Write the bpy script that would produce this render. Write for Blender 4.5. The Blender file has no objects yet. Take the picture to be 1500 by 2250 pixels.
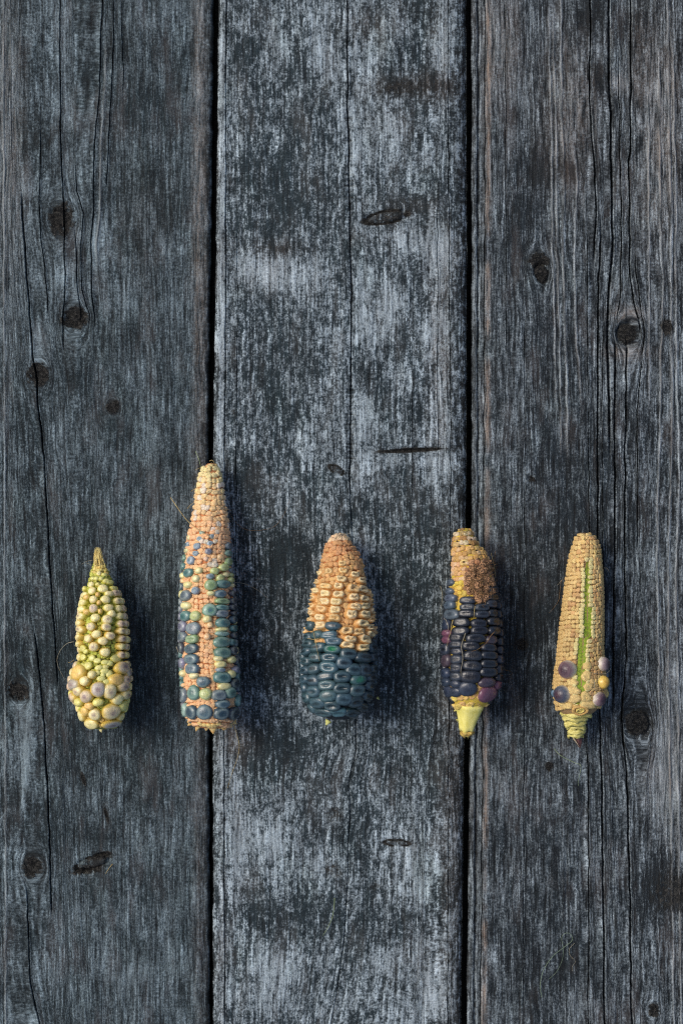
import bpy, math, random
import numpy as np
from mathutils import Vector, Matrix

random.seed(7)
RNG = np.random.default_rng(11)
U = 0.0003            # metres to one unit of layout (the row of cobs is about 0.4 m long)
CX, CY = 750.0, 1125.0
H = 3400.0            # camera height in layout units
C = bpy.context.scene.collection
sc = bpy.context.scene
rad = math.radians

# ------------------------------------------------------------------ camera, sky, sun, exposure
cam_d = bpy.data.cameras.new('camera')
cam = bpy.data.objects.new('camera', cam_d); C.objects.link(cam)
cam.location = (0, 0, H*U); cam.rotation_euler = (0, 0, 0)
cam_d.sensor_fit = 'VERTICAL'; cam_d.sensor_height = 24
cam_d.angle_y = 2*math.atan(1125.0/H)
cam_d.clip_start = 0.02; cam_d.clip_end = 50
sc.camera = cam

SUN_EL, SUN_AZ = rad(47), rad(-68)      # azimuth from +Y (top of the picture), negative = towards the left
w = bpy.data.worlds.new('World'); sc.world = w; w.use_nodes = True
wn = w.node_tree.nodes; wl = w.node_tree.links
sky = wn.new('ShaderNodeTexSky'); sky.sky_type = 'NISHITA'; sky.sun_disc = False
sky.sun_elevation = SUN_EL; sky.sun_rotation = SUN_AZ
sky.air_density = 0.75; sky.dust_density = 3.5; sky.ozone_density = 1.0
wl.new(sky.outputs[0], wn['Background'].inputs[0]); wn['Background'].inputs[1].default_value = 0.095
sd = bpy.data.lights.new('sun', 'SUN'); sd.energy = 1.2; sd.angle = rad(32); sd.color = (1.0, 0.94, 0.84)
sun = bpy.data.objects.new('sun', sd); C.objects.link(sun)
sun_dir = Vector((math.sin(SUN_AZ)*math.cos(SUN_EL), math.cos(SUN_AZ)*math.cos(SUN_EL), math.sin(SUN_EL)))
sun.rotation_euler = sun_dir.to_track_quat('Z', 'Y').to_euler()
sc.view_settings.view_transform = 'Standard'; sc.view_settings.look = 'None'
sc.view_settings.gamma = 1.0; sc.view_settings.exposure = 0.62
sc.cycles.filter_width = 1.1
sc.cycles.use_denoising = False

# ------------------------------------------------------------------ small helpers
def lin(r, g, b, k=1.0):
    def f(c):
        c = max(0.0, min(1.0, c/255.0))
        return (c/12.92 if c <= 0.04045 else ((c+0.055)/1.055)**2.4)*k
    return (f(r), f(g), f(b))

def Wp(x, y, z=0.0):
    return Vector(((x-CX)*U, (CY-y)*U, z*U))

def ground(px, py, z=0.0):
    """layout point seen at (px, py) when it lies z above the boards"""
    k = 1 - z/H
    return (CX+(px-CX)*k, CY+(py-CY)*k)

def tag(o, label=None, cat=None, group=None, kind=None):
    if label: o['label'] = label
    if cat: o['category'] = cat
    if group: o['group'] = group
    if kind: o['kind'] = kind
    return o

def empty(name, loc):
    o = bpy.data.objects.new(name, None); C.objects.link(o); o.location = loc
    o.empty_display_size = 0.01
    return o

def mesh_from(name, verts, faces, smooth=True):
    m = bpy.data.meshes.new(name); m.from_pydata(verts, [], faces)
    if smooth:
        m.polygons.foreach_set('use_smooth', [True]*len(m.polygons))
    m.update(); return m

_lat = np.random.default_rng(5).random((512, 512))
def vnoise(x, y, seed=0):
    x = np.asarray(x, float)+seed*37.17; y = np.asarray(y, float)+seed*91.7
    xi = np.floor(x).astype(int); yi = np.floor(y).astype(int)
    fx = x-xi; fy = y-yi
    fx = fx*fx*(3-2*fx); fy = fy*fy*(3-2*fy)
    a = _lat[xi % 512, yi % 512]; b = _lat[(xi+1) % 512, yi % 512]
    c = _lat[xi % 512, (yi+1) % 512]; d = _lat[(xi+1) % 512, (yi+1) % 512]
    return (a*(1-fx)+b*fx)*(1-fy)+(c*(1-fx)+d*fx)*fy
def fbm(x, y, seed=0, oct=3):
    s = 0; a = 0.5; t = 0
    for k in range(oct):
        s = s+a*vnoise(x*2**k, y*2**k, seed+k*3); t += a; a *= 0.55
    return s/t
def sstep(a, b, x):
    t = np.clip((x-a)/(b-a), 0, 1); return t*t*(3-2*t)

# ------------------------------------------------------------------ node helpers
def new_mat(name):
    m = bpy.data.materials.new(name); m.use_nodes = True
    nt = m.node_tree; b = nt.nodes['Principled BSDF']
    return m, nt, b
class NG:
    def __init__(s, nt): s.nt = nt
    def n(s, t, **kw):
        o = s.nt.nodes.new(t)
        for k, v in kw.items(): setattr(o, k, v)
        return o
    def put(s, sock, v):
        if hasattr(v, 'bl_rna') and hasattr(v, 'is_output'): s.nt.links.new(v, sock)
        else: sock.default_value = v
    def math(s, op, a, b=None, c=None, clamp=False):
        o = s.n('ShaderNodeMath', operation=op); o.use_clamp = clamp
        s.put(o.inputs[0], a)
        if b is not None: s.put(o.inputs[1], b)
        if c is not None: s.put(o.inputs[2], c)
        return o.outputs[0]
    def mix(s, f, a, b, mode='MIX'):
        o = s.n('ShaderNodeMix', data_type='RGBA', blend_type=mode); o.clamp_factor = True
        s.put(o.inputs[0], f)
        for i, v in ((6, a), (7, b)):
            if isinstance(v, tuple) and len(v) == 3: v = v+(1.0,)
            s.put(o.inputs[i], v)
        return o.outputs[2]
    def ss(s, x, a, b, lo=0.0, hi=1.0):
        o = s.n('ShaderNodeMapRange', interpolation_type='SMOOTHSTEP')
        s.put(o.inputs[0], x); o.inputs[1].default_value = a; o.inputs[2].default_value = b
        o.inputs[3].default_value = lo; o.inputs[4].default_value = hi
        return o.outputs[0]
    def vscale(s, v, sc_, off=(0, 0, 0)):
        o = s.n('ShaderNodeVectorMath', operation='MULTIPLY_ADD')
        s.put(o.inputs[0], v); o.inputs[1].default_value = sc_; o.inputs[2].default_value = off
        return o.outputs[0]
    def noise(s, v, scale=1.0, detail=2.0, rough=0.5, dist=0.0):
        o = s.n('ShaderNodeTexNoise'); s.put(o.inputs['Vector'], v)
        o.inputs['Scale'].default_value = scale; o.inputs['Detail'].default_value = detail
        o.inputs['Roughness'].default_value = rough; o.inputs['Distortion'].default_value = dist
        return o.outputs[0]
    def bump(s, h, dist, strength=1.0, normal=None):
        o = s.n('ShaderNodeBump'); s.put(o.inputs['Height'], h)
        o.inputs['Distance'].default_value = dist; o.inputs['Strength'].default_value = strength
        if normal: s.put(o.inputs['Normal'], normal)
        return o.outputs[0]

# ------------------------------------------------------------------ weathered wood
def wood_material(name, dark, pale, thr, speck_amt, fine_amt, soft, off, tint=(0.2, 0.15, 0.1), tint_amt=0.25, line_amt=0.5, pale_k=1.0):
    m, nt, b = new_mat(name); g = NG(nt)
    at = g.n('ShaderNodeAttribute', attribute_name='grain').outputs['Vector']
    we = g.n('ShaderNodeAttribute', attribute_name='wear').outputs['Vector']
    kn = g.n('ShaderNodeAttribute', attribute_name='knot').outputs['Fac']
    sp = g.n('ShaderNodeSeparateXYZ'); g.put(sp.inputs[0], we)
    palem, dirtm, tanm = sp.outputs
    fine = g.noise(g.vscale(at, (0.21, 0.014, 0), off), 1, 4, 0.65)
    fine2 = g.noise(g.vscale(at, (0.11, 0.0045, 0), (off[0]+31, 7, 0)), 1, 2, 0.5)
    # the fibres tear the edge of each patch of grime: the patch noise is shifted along the grain by the fibre noise
    sh = g.n('ShaderNodeCombineXYZ'); g.put(sh.inputs[1], g.math('MULTIPLY', fine, 28.0))
    add = g.n('ShaderNodeVectorMath', operation='ADD'); g.put(add.inputs[0], at); g.put(add.inputs[1], sh.outputs[0])
    av = add.outputs[0]
    speck = g.noise(g.vscale(av, (0.105, 0.052, 0), (3, off[1], 0)), 1, 5, 0.85)
    patch = g.noise(g.vscale(av, (0.017, 0.010, 0), (off[1]+9, 4, 0)), 1, 3, 0.55)
    grit = g.noise(g.vscale(at, (0.30, 0.20, 0), (1, 2, 0)), 1, 2, 0.6)
    s = g.math('MULTIPLY', g.math('SUBTRACT', speck, 0.5), speck_amt)
    s = g.math('ADD', s, g.math('MULTIPLY', g.math('SUBTRACT', fine, 0.5), fine_amt))
    s = g.math('ADD', s, g.math('MULTIPLY', g.math('SUBTRACT', patch, 0.5), 0.8))
    s = g.math('ADD', s, g.math('MULTIPLY', g.math('SUBTRACT', grit, 0.5), 0.8))
    s = g.math('ADD', s, g.math('MULTIPLY', palem, pale_k))
    k = g.ss(s, thr-soft, thr+soft)
    col = g.mix(k, dark, pale)
    # bare fibres: pale streaks and dark pores
    st = g.math('MULTIPLY_ADD', g.math('SUBTRACT', fine, 0.5), line_amt*4.2, 1.0)
    st = g.math('MULTIPLY', st, g.math('MULTIPLY_ADD', g.math('SUBTRACT', fine2, 0.5), line_amt*2.6, 1.0))
    st = g.math('MULTIPLY', st, g.math('MULTIPLY_ADD', g.math('SUBTRACT', grit, 0.5), 1.3, 1.0))
    st = g.math('MAXIMUM', st, 0.12)
    cc = g.n('ShaderNodeCombineColor')
    for i in range(3): g.put(cc.inputs[i], st)
    col = g.mix(1.0, col, cc.outputs[0], 'MULTIPLY')
    hue = g.noise(g.vscale(at, (0.02, 0.006, 0), (5, off[0], 0)), 1, 3, 0.6)
    col = g.mix(g.math('MULTIPLY', g.ss(hue, 0.5, 0.72), tint_amt), col, tint)
    grn = g.noise(g.vscale(at, (0.011, 0.006, 0), (off[0], 15, 0)), 1, 3, 0.6)
    col = g.mix(g.math('MULTIPLY', g.ss(grn, 0.5, 0.75), 0.15), col, g.mix(1.0, col, (0.85, 1.02, 0.82), 'MULTIPLY'))
    col = g.mix(g.math('MULTIPLY', tanm, g.ss(fine, 0.35, 0.62)), col, lin(150, 128, 108))
    ds = g.math('MULTIPLY', dirtm, g.ss(g.math('ADD', speck, g.math('MULTIPLY', fine, 0.4)), 0.85, 0.55))
    col = g.mix(g.math('MINIMUM', g.math('MULTIPLY', ds, 1.2), 0.93), col, (0.012, 0.0125, 0.0115))
    pos = g.n('ShaderNodeNewGeometry').outputs['Position']
    kz = g.noise(pos, 430, 5, 0.75, 0.6)
    kz2 = g.noise(pos, 1500, 3, 0.7)
    kc = g.mix(g.ss(g.math('MULTIPLY_ADD', kz2, 0.5, kz), 0.66, 0.92), (0.0035, 0.0036, 0.0034), (0.055, 0.053, 0.047))
    km_ = g.ss(g.math('ADD', kn, g.math('MULTIPLY', g.math('SUBTRACT', kz, 0.5), 1.5)), 0.22, 0.60)
    km_ = g.math('MULTIPLY', km_, g.ss(kn, 0.02, 0.25))
    col = g.mix(km_, col, kc)
    g.put(b.inputs['Base Color'], col)
    b.inputs['Roughness'].default_value = 0.78; b.inputs['Specular IOR Level'].default_value = 0.25
    hgt = g.math('ADD', g.math('MULTIPLY', fine, 1.0), g.math('ADD', g.math('MULTIPLY', grit, 0.6), g.math('MULTIPLY', speck, 0.7)))
    hgt = g.math('ADD', hgt, g.math('MULTIPLY', g.math('MULTIPLY', kz, kn), 2.5))
    g.put(b.inputs['Normal'], g.bump(hgt, 0.0011, 0.95))
    return m

def poly(pts, y):
    p = np.array(pts, float); return np.interp(y, p[:, 1], p[:, 0])

def build_plank(name, mat, left, right, guides, knots, blobs, seed, parent, ledge=8, redge=8, ldrop=7, rdrop=7,
                rows=None, space=3.7, extra=None, wav=1.6):
    """A board as a real slab: its columns of vertices run along the grain, follow every crack and part round the knots.
    guide: (points, width, depth, y0, y1, kind)"""
    if rows is None:
        rows = np.concatenate([np.arange(-900, -60, 40.), np.arange(-60, 2312, 3.1), np.arange(2320, 3160, 40.)])
    yj = rows
    L = poly(left, yj)+(fbm(yj/28., yj*0+3, seed+71, 4)-0.5)*5; R = poly(right, yj)+(fbm(yj/28., yj*0+9, seed+77, 4)-0.5)*5
    G = []
    prev = L+3
    for gd in guides:
        x = poly(gd[0], yj)+(fbm(yj/45., np.zeros_like(yj), seed+int(gd[0][0][0]) % 17, 3)-0.5)*5
        x = np.minimum(np.maximum(x, prev+5+gd[1]*1.5), R-6); G.append(x); prev = x+gd[1]*1.5
    offs = np.array([-3.2, -2.0, -1.15, -0.5, 0.5, 1.15, 2.0, 3.2])
    cols = []; meta = []            # column x(y), (guide index, offset)
    def span(a, b):
        n = max(1, int(round(np.mean(b-a)/space)))
        for k in range(1, n):
            cols.append(a+(b-a)*k/n); meta.append((-1, 0))
    cur = L; cols.append(L); meta.append((-1, 0))
    for i, gx in enumerate(G):
        wd = guides[i][1]*(0.78 if seed == 3 else 0.9)
        a = gx+offs[0]*wd; span(cur, a)
        for o in offs: cols.append(gx+o*wd); meta.append((i, o))
        cur = gx+offs[-1]*wd
    span(cur, R); cols.append(R); meta.append((-1, 0))
    X = np.array(cols)                       # ncol x nrow
    X = np.maximum.accumulate(X, axis=0)
    Y = np.broadcast_to(yj, X.shape).copy()
    gcoord = np.mean(X[:, 20:-20], axis=1)
    gc = np.broadcast_to(gcoord[:, None], X.shape)
    Z = (fbm(gc/90., Y/400., seed, 3)-0.5)*wav*6
    Z += (fbm(gc/7., Y/150., seed+20, 3)-0.5)*2.6
    pale = np.zeros_like(X); dirt = np.zeros_like(X); tan = np.zeros_like(X); knot = np.zeros_like(X)
    for j, (gi, o) in enumerate(meta):
        if gi < 0: continue
        pts, wd, dp, y0, y1, kind = guides[gi][:6]
        f = sstep(y0-30, y0+60, yj)*(1-sstep(y1-60, y1+30, yj))
        f = f*(0.55+0.65*fbm(yj/60., np.zeros_like(yj), seed+gi, 3))
        if len(guides[gi]) > 6: f = f*np.interp(yj, [q[0] for q in guides[gi][6]], [q[1] for q in guides[gi][6]])
        a = abs(o)
        if kind == 'crack':
            Z[j] += -dp*f*(1.0 if a < 0.6 else 0.5 if a < 1.5 else 0.0)+(1.0*f*min(dp, 8)/8 if 1.5 < a < 2.5 else 0)
            dirt[j] += f*(1.3 if a < 1 else 0.5 if a < 1.5 else 0)*min(1, dp/9)
            pale[j] += f*(0.15 if 1.5 < a < 2.5 else 0)
        else:
            q = (1.0 if a < 0.6 else 0.6 if a < 1.5 else 0.1 if a < 2.5 else 0)
            Z[j] += dp*f*q; pale[j] += 0.34*f*q*(0.3+1.1*fbm(yj/25., yj*0, seed+gi+3, 2))*1.9; tan[j] += 0.2*f*q
            if a > 1: dirt[j] += 0.25*f
    for (bx, by, sx, sy, pa, di, ta) in blobs:
        d = np.exp(-(((X-bx)/sx)**2+((Y-by)/sy)**2))
        pale += pa*d; dirt += di*d; tan += ta*d
    G2 = gc.copy()
    for (kx, ky, rx, ry, ang, depth, style) in knots:
        if style in ('rough', 'ring') and seed != 8 and 12 < rx < 35:
            a2 = (min(rx, ry)*0.92)**2; dx_ = X-kx; r2 = dx_**2+((Y-ky)/1.25)**2+1
            G2 = G2-dx_*np.minimum(0.86, a2/r2)*np.exp(-(dx_/70)**2)
        ca, sa = math.cos(ang), math.sin(ang)
        u = ((X-kx)*ca+(Y-ky)*sa)/rx; v = (-(X-kx)*sa+(Y-ky)*ca)/ry
        wob = (fbm(X/9., Y/9., seed+5, 3)-0.5)
        r = np.sqrt(u*u+v*v)+wob*(0.55 if style in ('rough', 'soft') else 0.22)
        inside = 1-sstep(0.72, 1.05, r)
        if style in ('rough', 'soft'):
            Z += inside*(-depth+(fbm(X/5., Y/5., seed+9, 3)-0.5)*depth*2.4)
            tx = fbm(X/6., Y/10., seed+31, 3)
            knot = np.maximum(knot, np.clip(sstep(1.35, 0.55, r+0.9*(tx-0.5)*1.6)*1.15, 0, 1)*sstep(0.30, 0.42, tx+0.25*inside)*(0.42 if style == 'soft' else 1.0))
        elif style == 'ring':
            Z += inside*(-depth*0.5+np.sin(r*11)*depth*0.30)-depth*1.6*np.exp(-((r-0.98)/0.10)**2)
            knot = np.maximum(knot, inside*1.0)
        elif style == 'eye':
            Z += inside*(depth*0.4+np.sin(u*6+v*2)*depth*0.12)-depth*1.5*np.exp(-((r-1.0)/0.16)**2)
            knot = np.maximum(knot, np.maximum(inside*0.45, 1.0*np.exp(-((r-1.02)/0.22)**2)*sstep(0.36, 0.5, fbm(X/16., Y/16., seed+2, 2))))
        elif style == 'slot':
            Z += -depth*(1-sstep(0.3, 1.0, r)); knot = np.maximum(knot, 1-sstep(0.5, 1.25, r))
        halo = np.exp(-((np.maximum(r-0.9, 0))/0.45)**2)
        dirt += 0.5*halo; Z += -0.25*depth*halo
    if extra is not None:
        Z, pale, dirt, tan = extra(X, Y, Z, pale, dirt, tan, L, R)
    # worn, rounded long edges, then the sides down to the underside
    dl = X-L[None, :]; dr = R[None, :]-X
    nl = (fbm(Y/30., X*0, seed+60, 3)-0.5)
    el = np.clip(1-dl/(ledge*(1+0.5*nl)), 0, 1); er = np.clip(1-dr/(redge*(1+0.5*nl)), 0, 1)
    Z -= ldrop*(1-np.sqrt(np.maximum(0, 1-el**2)))*1.0+rdrop*(1-np.sqrt(np.maximum(0, 1-er**2)))
    dirt += 0.9*er**3+0.7*el**4
    def side(xc, zc, sgn):
        out = []
        for dx, z in ((1.0, -16), (2.0, -45), (2.0, -88)):
            out.append((xc-sgn*dx, np.full_like(xc, z)-0.0))
        return out
    ls = side(L, Z[0], -1)[::-1]; rs = side(R, Z[-1], 1)
    Xa = np.vstack([a[0][None] for a in ls]+[X]+[a[0][None] for a in rs])
    Za = np.vstack([a[1][None] for a in ls]+[Z]+[a[1][None] for a in rs])
    Ya = np.broadcast_to(yj, Xa.shape)
    def pad(A, v=None):
        top = np.repeat(A[:1], 3, 0) if v is None else np.full_like(A[:1].repeat(3, 0), v)
        bot = np.repeat(A[-1:], 3, 0) if v is None else np.full_like(A[:1].repeat(3, 0), v)
        return np.vstack([top, A, bot])
    pale, dirt, tan, knot = pad(pale), pad(dirt, 1.0), pad(tan), pad(knot)
    gca = np.vstack([G2[:1]-88., G2[:1]-45., G2[:1]-16., G2, G2[-1:]+16., G2[-1:]+45., G2[-1:]+88.])
    nc, nr = Xa.shape
    co = np.stack([(Xa-CX)*U, (CY-Ya)*U, Za*U], -1).reshape(-1, 3)
    me = bpy.data.meshes.new(name)
    idx = np.arange(nc*nr).reshape(nc, nr)
    a = idx[:-1, :-1]; b_ = idx[:-1, 1:]; c = idx[1:, 1:]; d = idx[1:, :-1]
    q = np.stack([a, b_, c, d], -1).reshape(-1, 4)
    q2 = np.stack([idx[-1, :-1], idx[-1, 1:], idx[0, 1:], idx[0, :-1]], -1)
    q = np.vstack([q, q2])
    me.vertices.add(nc*nr); me.vertices.foreach_set('co', co.ravel())
    me.loops.add(q.size); me.loops.foreach_set('vertex_index', q.ravel().astype(np.int32))
    me.polygons.add(len(q)); me.polygons.foreach_set('loop_start', np.arange(0, q.size, 4, dtype=np.int32))
    me.polygons.foreach_set('use_smooth', np.ones(len(q), bool))
    me.update(calc_edges=True)
    at = me.attributes.new('grain', 'FLOAT_VECTOR', 'POINT')
    at.data.foreach_set('vector', np.stack([gca, Ya, np.zeros_like(gca)], -1).astype(np.float32).ravel())
    at = me.attributes.new('wear', 'FLOAT_VECTOR', 'POINT')
    at.data.foreach_set('vector', np.stack([pale, np.clip(dirt, 0, 1), np.clip(tan, 0, 1)], -1).astype(np.float32).ravel())
    at = me.attributes.new('knot', 'FLOAT', 'POINT')
    at.data.foreach_set('value', np.clip(knot, 0, 1).astype(np.float32).ravel())
    me.materials.append(mat)
    o = bpy.data.objects.new(name, me); C.objects.link(o)
    if parent: o.parent = parent
    return o

m_left = wood_material('grey_wood_smooth', lin(29, 40, 44), lin(110, 124, 130), 0.11, 1.3, 0.9, 0.40, (0, 0, 0),
                       tint=lin(116, 108, 106), tint_amt=0.16, line_amt=0.78)
m_mid = wood_material('grey_wood_blotched', lin(35, 47, 52), lin(148, 161, 167), 0.09, 2.2, 0.9, 0.25, (40, 23, 0),
                      tint=lin(120, 112, 104), tint_amt=0.14, line_amt=0.75, pale_k=0.55)
m_right = wood_material('grey_wood_ribbed', lin(30, 38, 43), lin(116, 126, 131), 0.11, 1.5, 1.1, 0.36, (90, 61, 0),
                        tint=lin(124, 112, 106), tint_amt=0.14, line_amt=1.0)

table = tag(empty('plank_table', (0, 0, 0)), 'weathered grey wooden plank table top under the row of corn cobs', 'table')

# --- left board
CR = 'crack'; RD = 'ridge'
gl = [
    ([(8, 0), (10, 500), (12, 1200), (14, 2250)], 2.0, 2.0, -900, 3000, RD),
    ([(20, 0), (24, 900), (36, 1500), (60, 1960), (67, 2150), (86, 2250), (95, 2400)], 1.3, 20, 1960, 3100, CR),
    ([(28, 0), (30, 500), (60, 900), (74, 1350), (88, 1480), (95, 1550), (105, 1725), (111, 1900), (114, 2010), (120, 2300)], 1.4, 24, 1400, 1990, CR),
    ([(46, 0), (48, 450), (55, 550), (62, 640), (67, 700), (73, 780), (82, 840), (85, 900), (92, 945), (97, 1000), (102, 1085), (109, 1220), (117, 1340), (125, 1450), (132, 1560), (140, 2250)], 1.5, 26, 440, 1490, CR),
    ([(84, 0), (90, 300), (86, 440), (88, 500), (96, 565), (104, 640), (107, 700), (110, 800), (130, 1100), (160, 2250)], 0.9, 9, 300, 690, CR),
    ([(132, -60), (133, 200), (134, 330), (139, 440), (142, 540), (143, 600), (142, 665), (138, 700), (139, 745), (150, 850), (170, 1500), (190, 2250)], 1.2, 17, -900, 760, CR),
    ([(155, 0), (160, 400), (166, 500), (168, 560), (170, 620), (177, 675), (180, 800), (200, 2250)], 1.0, 10, 520, 690, CR),
    ([(160, 0), (163, 400), (175, 440), (184, 468), (179, 510), (178, 600), (183, 645), (196, 690), (200, 900), (215, 1900)], 1.0, 13, 380, 700, CR),
    ([(225, 0), (218, 200), (208, 330), (205, 400), (206, 470), (200, 560), (203, 650), (209, 695), (215, 900), (232, 2000)], 1.1, 14, -900, 700, CR),
    ([(236, 0), (230, 200), (222, 330), (221, 440), (213, 540), (222, 650), (236, 1600), (246, 2200)], 2.4, 2.4, 100, 590, RD),
    ([(247, -60), (250, 80), (247, 180), (240, 300), (235, 400), (233, 470), (240, 900), (250, 2200)], 1.0, 10, -900, 400, CR),
    ([(264, -60), (268, 80), (273, 160), (270, 260), (275, 700), (280, 2200)], 0.9, 7, -900, 200, CR),
]
kl = [(135, 480, 27, 36, 0, 5, 'rough'), (166, 700, 29, 24, 0.15, 6, 'rough'), (84, 822, 25, 25, 0, 4.5, 'rough'),
      (248, 893, 14, 14, 0, 2, 'rough'), (74, 1905, 21, 22, 0, 4, 'rough'), (204, 1896, 38, 13, -0.32, 4.5, 'eye'), (190, 1912, 34, 8, -0.1, 4, 'rough'), (222, 1880, 22, 7, -0.3, 4, 'rough'),
      (40, 1518, 24, 20, 0.3, 5, 'rough'), (184, 1712, 5, 18, -0.3, 3, 'slot'), (234, 1790, 4, 20, -0.25, 3, 'slot')]
bl = [(90, 300, 90, 60, -.2, .25, 0), (215, 520, 18, 60, .4, 0, 0), (20, 300, 30, 300, .22, 0, .25), (150, 350, 40, 90, .25, 0, 0),
      (330, 480, 60, 120, -.1, 0, .05), (440, 500, 14, 700, .18, 0, .45), (440, 2000, 14, 500, .05, 0, .15), (60, 1500, 50, 60, -.2, .35, 0),
      (300, 250, 80, 200, -.12, 0, 0), (60, 1640, 16, 120, .35, 0, 0), (70, 1790, 60, 50, -.2, .3, 0), (205, 1835, 60, 30, -.2, .2, 0),
      (330, 1500, 60, 200, -.25, .1, 0), (120, 850, 200, 100, -.08, 0, 0), (170, 1420, 120, 250, -.2, .05, 0), (60, 1150, 40, 60, -.15, .2, 0),
      (300, 2150, 90, 90, .1, 0, 0), (90, 780, 30, 60, .2, 0, 0), (150, 110, 30, 100, .15, 0, 0), (60, 580, 30, 80, .15, 0, 0)]
def ex_left(X, Y, Z, pale, dirt, tan, L, R):
    d = R[None]-X
    # the edge of this board is dished and dark before the gap
    Z = Z-5.0*sstep(30, 4, d); dirt = dirt+0.62*sstep(30, 12, d)
    # torn fibre step running down beside the long crack
    x0 = np.interp(Y, [1380, 1500, 1700, 1900], [66, 68, 52, 38])
    f = sstep(1380, 1460, Y)*(1-sstep(1750, 1860, Y))
    Z = Z+3.0*f*sstep(x0-6, x0+3, X)*(1-sstep(x0+8, x0+30, X)); pale = pale+0.5*f*np.exp(-((X-x0-4)/6)**2)
    return Z, pale, dirt, tan
gapL = [(467, -900), (468, 0), (463, 500), (457, 1000), (459, 1600), (461, 2250), (461, 3150)]
build_plank('plank', m_left, [(-98, -900), (-98, 3150)], gapL, gl, kl, bl, 3, table, ledge=10, redge=9, ldrop=8, rdrop=11,
            extra=ex_left)['label'] = 'smoother blue-grey plank with a long crack and rough dark knots, on the left'

# --- middle board
gm = [
    ([(497, 0), (497, 600), (492, 1200), (494, 2250)], 1.2, 7, -900, 3000, CR),
    ([(520, 0), (522, 700), (518, 1200), (520, 2250)], 0.8, 5, 500, 1500, CR),
    ([(560, 0), (560, 2250)], 0.8, 5, 1150, 1500, CR),
    ([(762, -60), (764, 270), (768, 480), (772, 650), (770, 850), (770, 950), (768, 1045), (774, 1160), (781, 1580), (782, 1650),
      (767, 1720), (770, 1790), (764, 1850), (765, 1920), (757, 2060), (745, 2150), (725, 2260)], 1.2, 24, -900, 3000, CR,
     [(1040, 1), (1090, .2), (2300, .2)]),
    ([(905, 0), (906, 2250)], 0.7, 5, 780, 1100, CR),
    ([(960, 0), (962, 1000), (950, 1600), (940, 1700), (930, 2250)], 0.8, 5, 400, 1000, CR),
    ([(984, 0), (986, 500), (990, 1000), (983, 2250)], 0.9, 6, -900, 3000, CR),
]
km = [(848, 477, 47, 13, -0.16, 5, 'eye'), (882, 192, 42, 12, -0.1, 2.0, 'soft'), (902, 989, 88, 5.5, -0.05, 9, 'slot'),
      (738, 1786, 15, 14, 0, 3, 'soft'), (733, 1914, 17, 13, 0.2, 3, 'soft'), (872, 1853, 26, 7, 0.06, 3.5, 'eye'),
      (822, 1948, 14, 8, -0.3, 2.0, 'soft'), (738, 1032, 17, 8, 0.5, 3, 'eye'), (512, 905, 2.5, 9, 0, 5, 'slot')]
bm_ = [(487, 600, 9, 900, .55, -.1, .05), (487, 2000, 9, 400, .25, 0, .1), (975, 100, 30, 140, .35, 0, .10), (715, 100, 28, 70, .45, 0, 0),
       (600, 60, 40, 60, .1, 0, 0), (810, 130, 40, 130, .25, 0, 0), (780, 300, 26, 90, .5, 0, 0), (860, 270, 50, 40, .3, 0, .1),
       (590, 600, 70, 45, .55, 0, .1), (690, 620, 40, 60, .4, 0, 0), (800, 680, 22, 50, .65, 0, 0), (855, 670, 24, 60, .55, 0, .05),
       (960, 560, 24, 120, .4, 0, .1), (965, 800, 24, 200, .35, 0, .2), (540, 590, 20, 40, .3, 0, 0), (790, 930, 20, 90, .5, 0, 0),
       (700, 950, 40, 90, .2, 0, 0), (860, 1010, 100, 20, .35, 0, 0), (960, 1030, 30, 50, .4, 0, 0), (880, 520, 90, 30, .35, 0, .05),
       (520, 1850, 22, 150, .5, 0, .05), (610, 1880, 40, 80, .5, 0, 0), (700, 1870, 24, 60, .4, 0, 0), (610, 2130, 50, 60, .5, 0, 0),
       (560, 2200, 60, 50, .3, 0, 0), (900, 1900, 60, 90, .3, 0, .05), (950, 2150, 50, 120, .35, 0, .1), (840, 2180, 50, 70, .2, 0, 0),
       (570, 430, 90, 70, -.3, .1, 0), (660, 450, 80, 60, -.25, .1, 0), (560, 640, 45, 40, -.35, 0, 0), (640, 780, 90, 90, -.15, .05, 0),
       (600, 900, 70, 60, -.2, .05, 0), (640, 300, 80, 50, -.25, 0, 0), (610, 545, 60, 18, -.2, .45, .1), (890, 190, 90, 26, -.3, .55, .15),
       (960, 190, 50, 40, -.3, .5, .1), (900, 450, 60, 20, -.25, .4, .1), (960, 490, 45, 25, -.3, .35, 0), (620, 1220, 60, 70, -.4, .3, 0),
       (540, 1050, 40, 60, -.3, .15, 0), (870, 1130, 110, 60, -.1, .1, 0), (900, 1300, 60, 150, -.3, .25, 0), (880, 1530, 100, 80, -.3, .4, 0),
       (570, 1450, 70, 200, -.3, .2, 0), (520, 1620, 40, 40, .25, 0, .3), (620, 1660, 90, 40, -.3, .35, 0), (900, 1680, 70, 60, -.2, .25, 0),
       (620, 2000, 100, 50, -.35, .2, 0), (840, 1990, 60, 60, -.15, .1, 0), (720, 1720, 60, 40, -.2, .1, 0), (540, 110, 40, 60, -.2, 0, 0),
       (800, 60, 60, 40, -.1, .2, .1), (750, 1830, 60, 40, -.15, .2, 0), (920, 950, 40, 200, -.05, 0, 0), (1000, 1700, 30, 500, 0, .3, .25),
       (575, 280, 40, 40, .1, 0, 0), (660, 180, 50, 50, -.15, .05, 0), (930, 20, 60, 30, -.2, .4, 0)]
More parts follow.
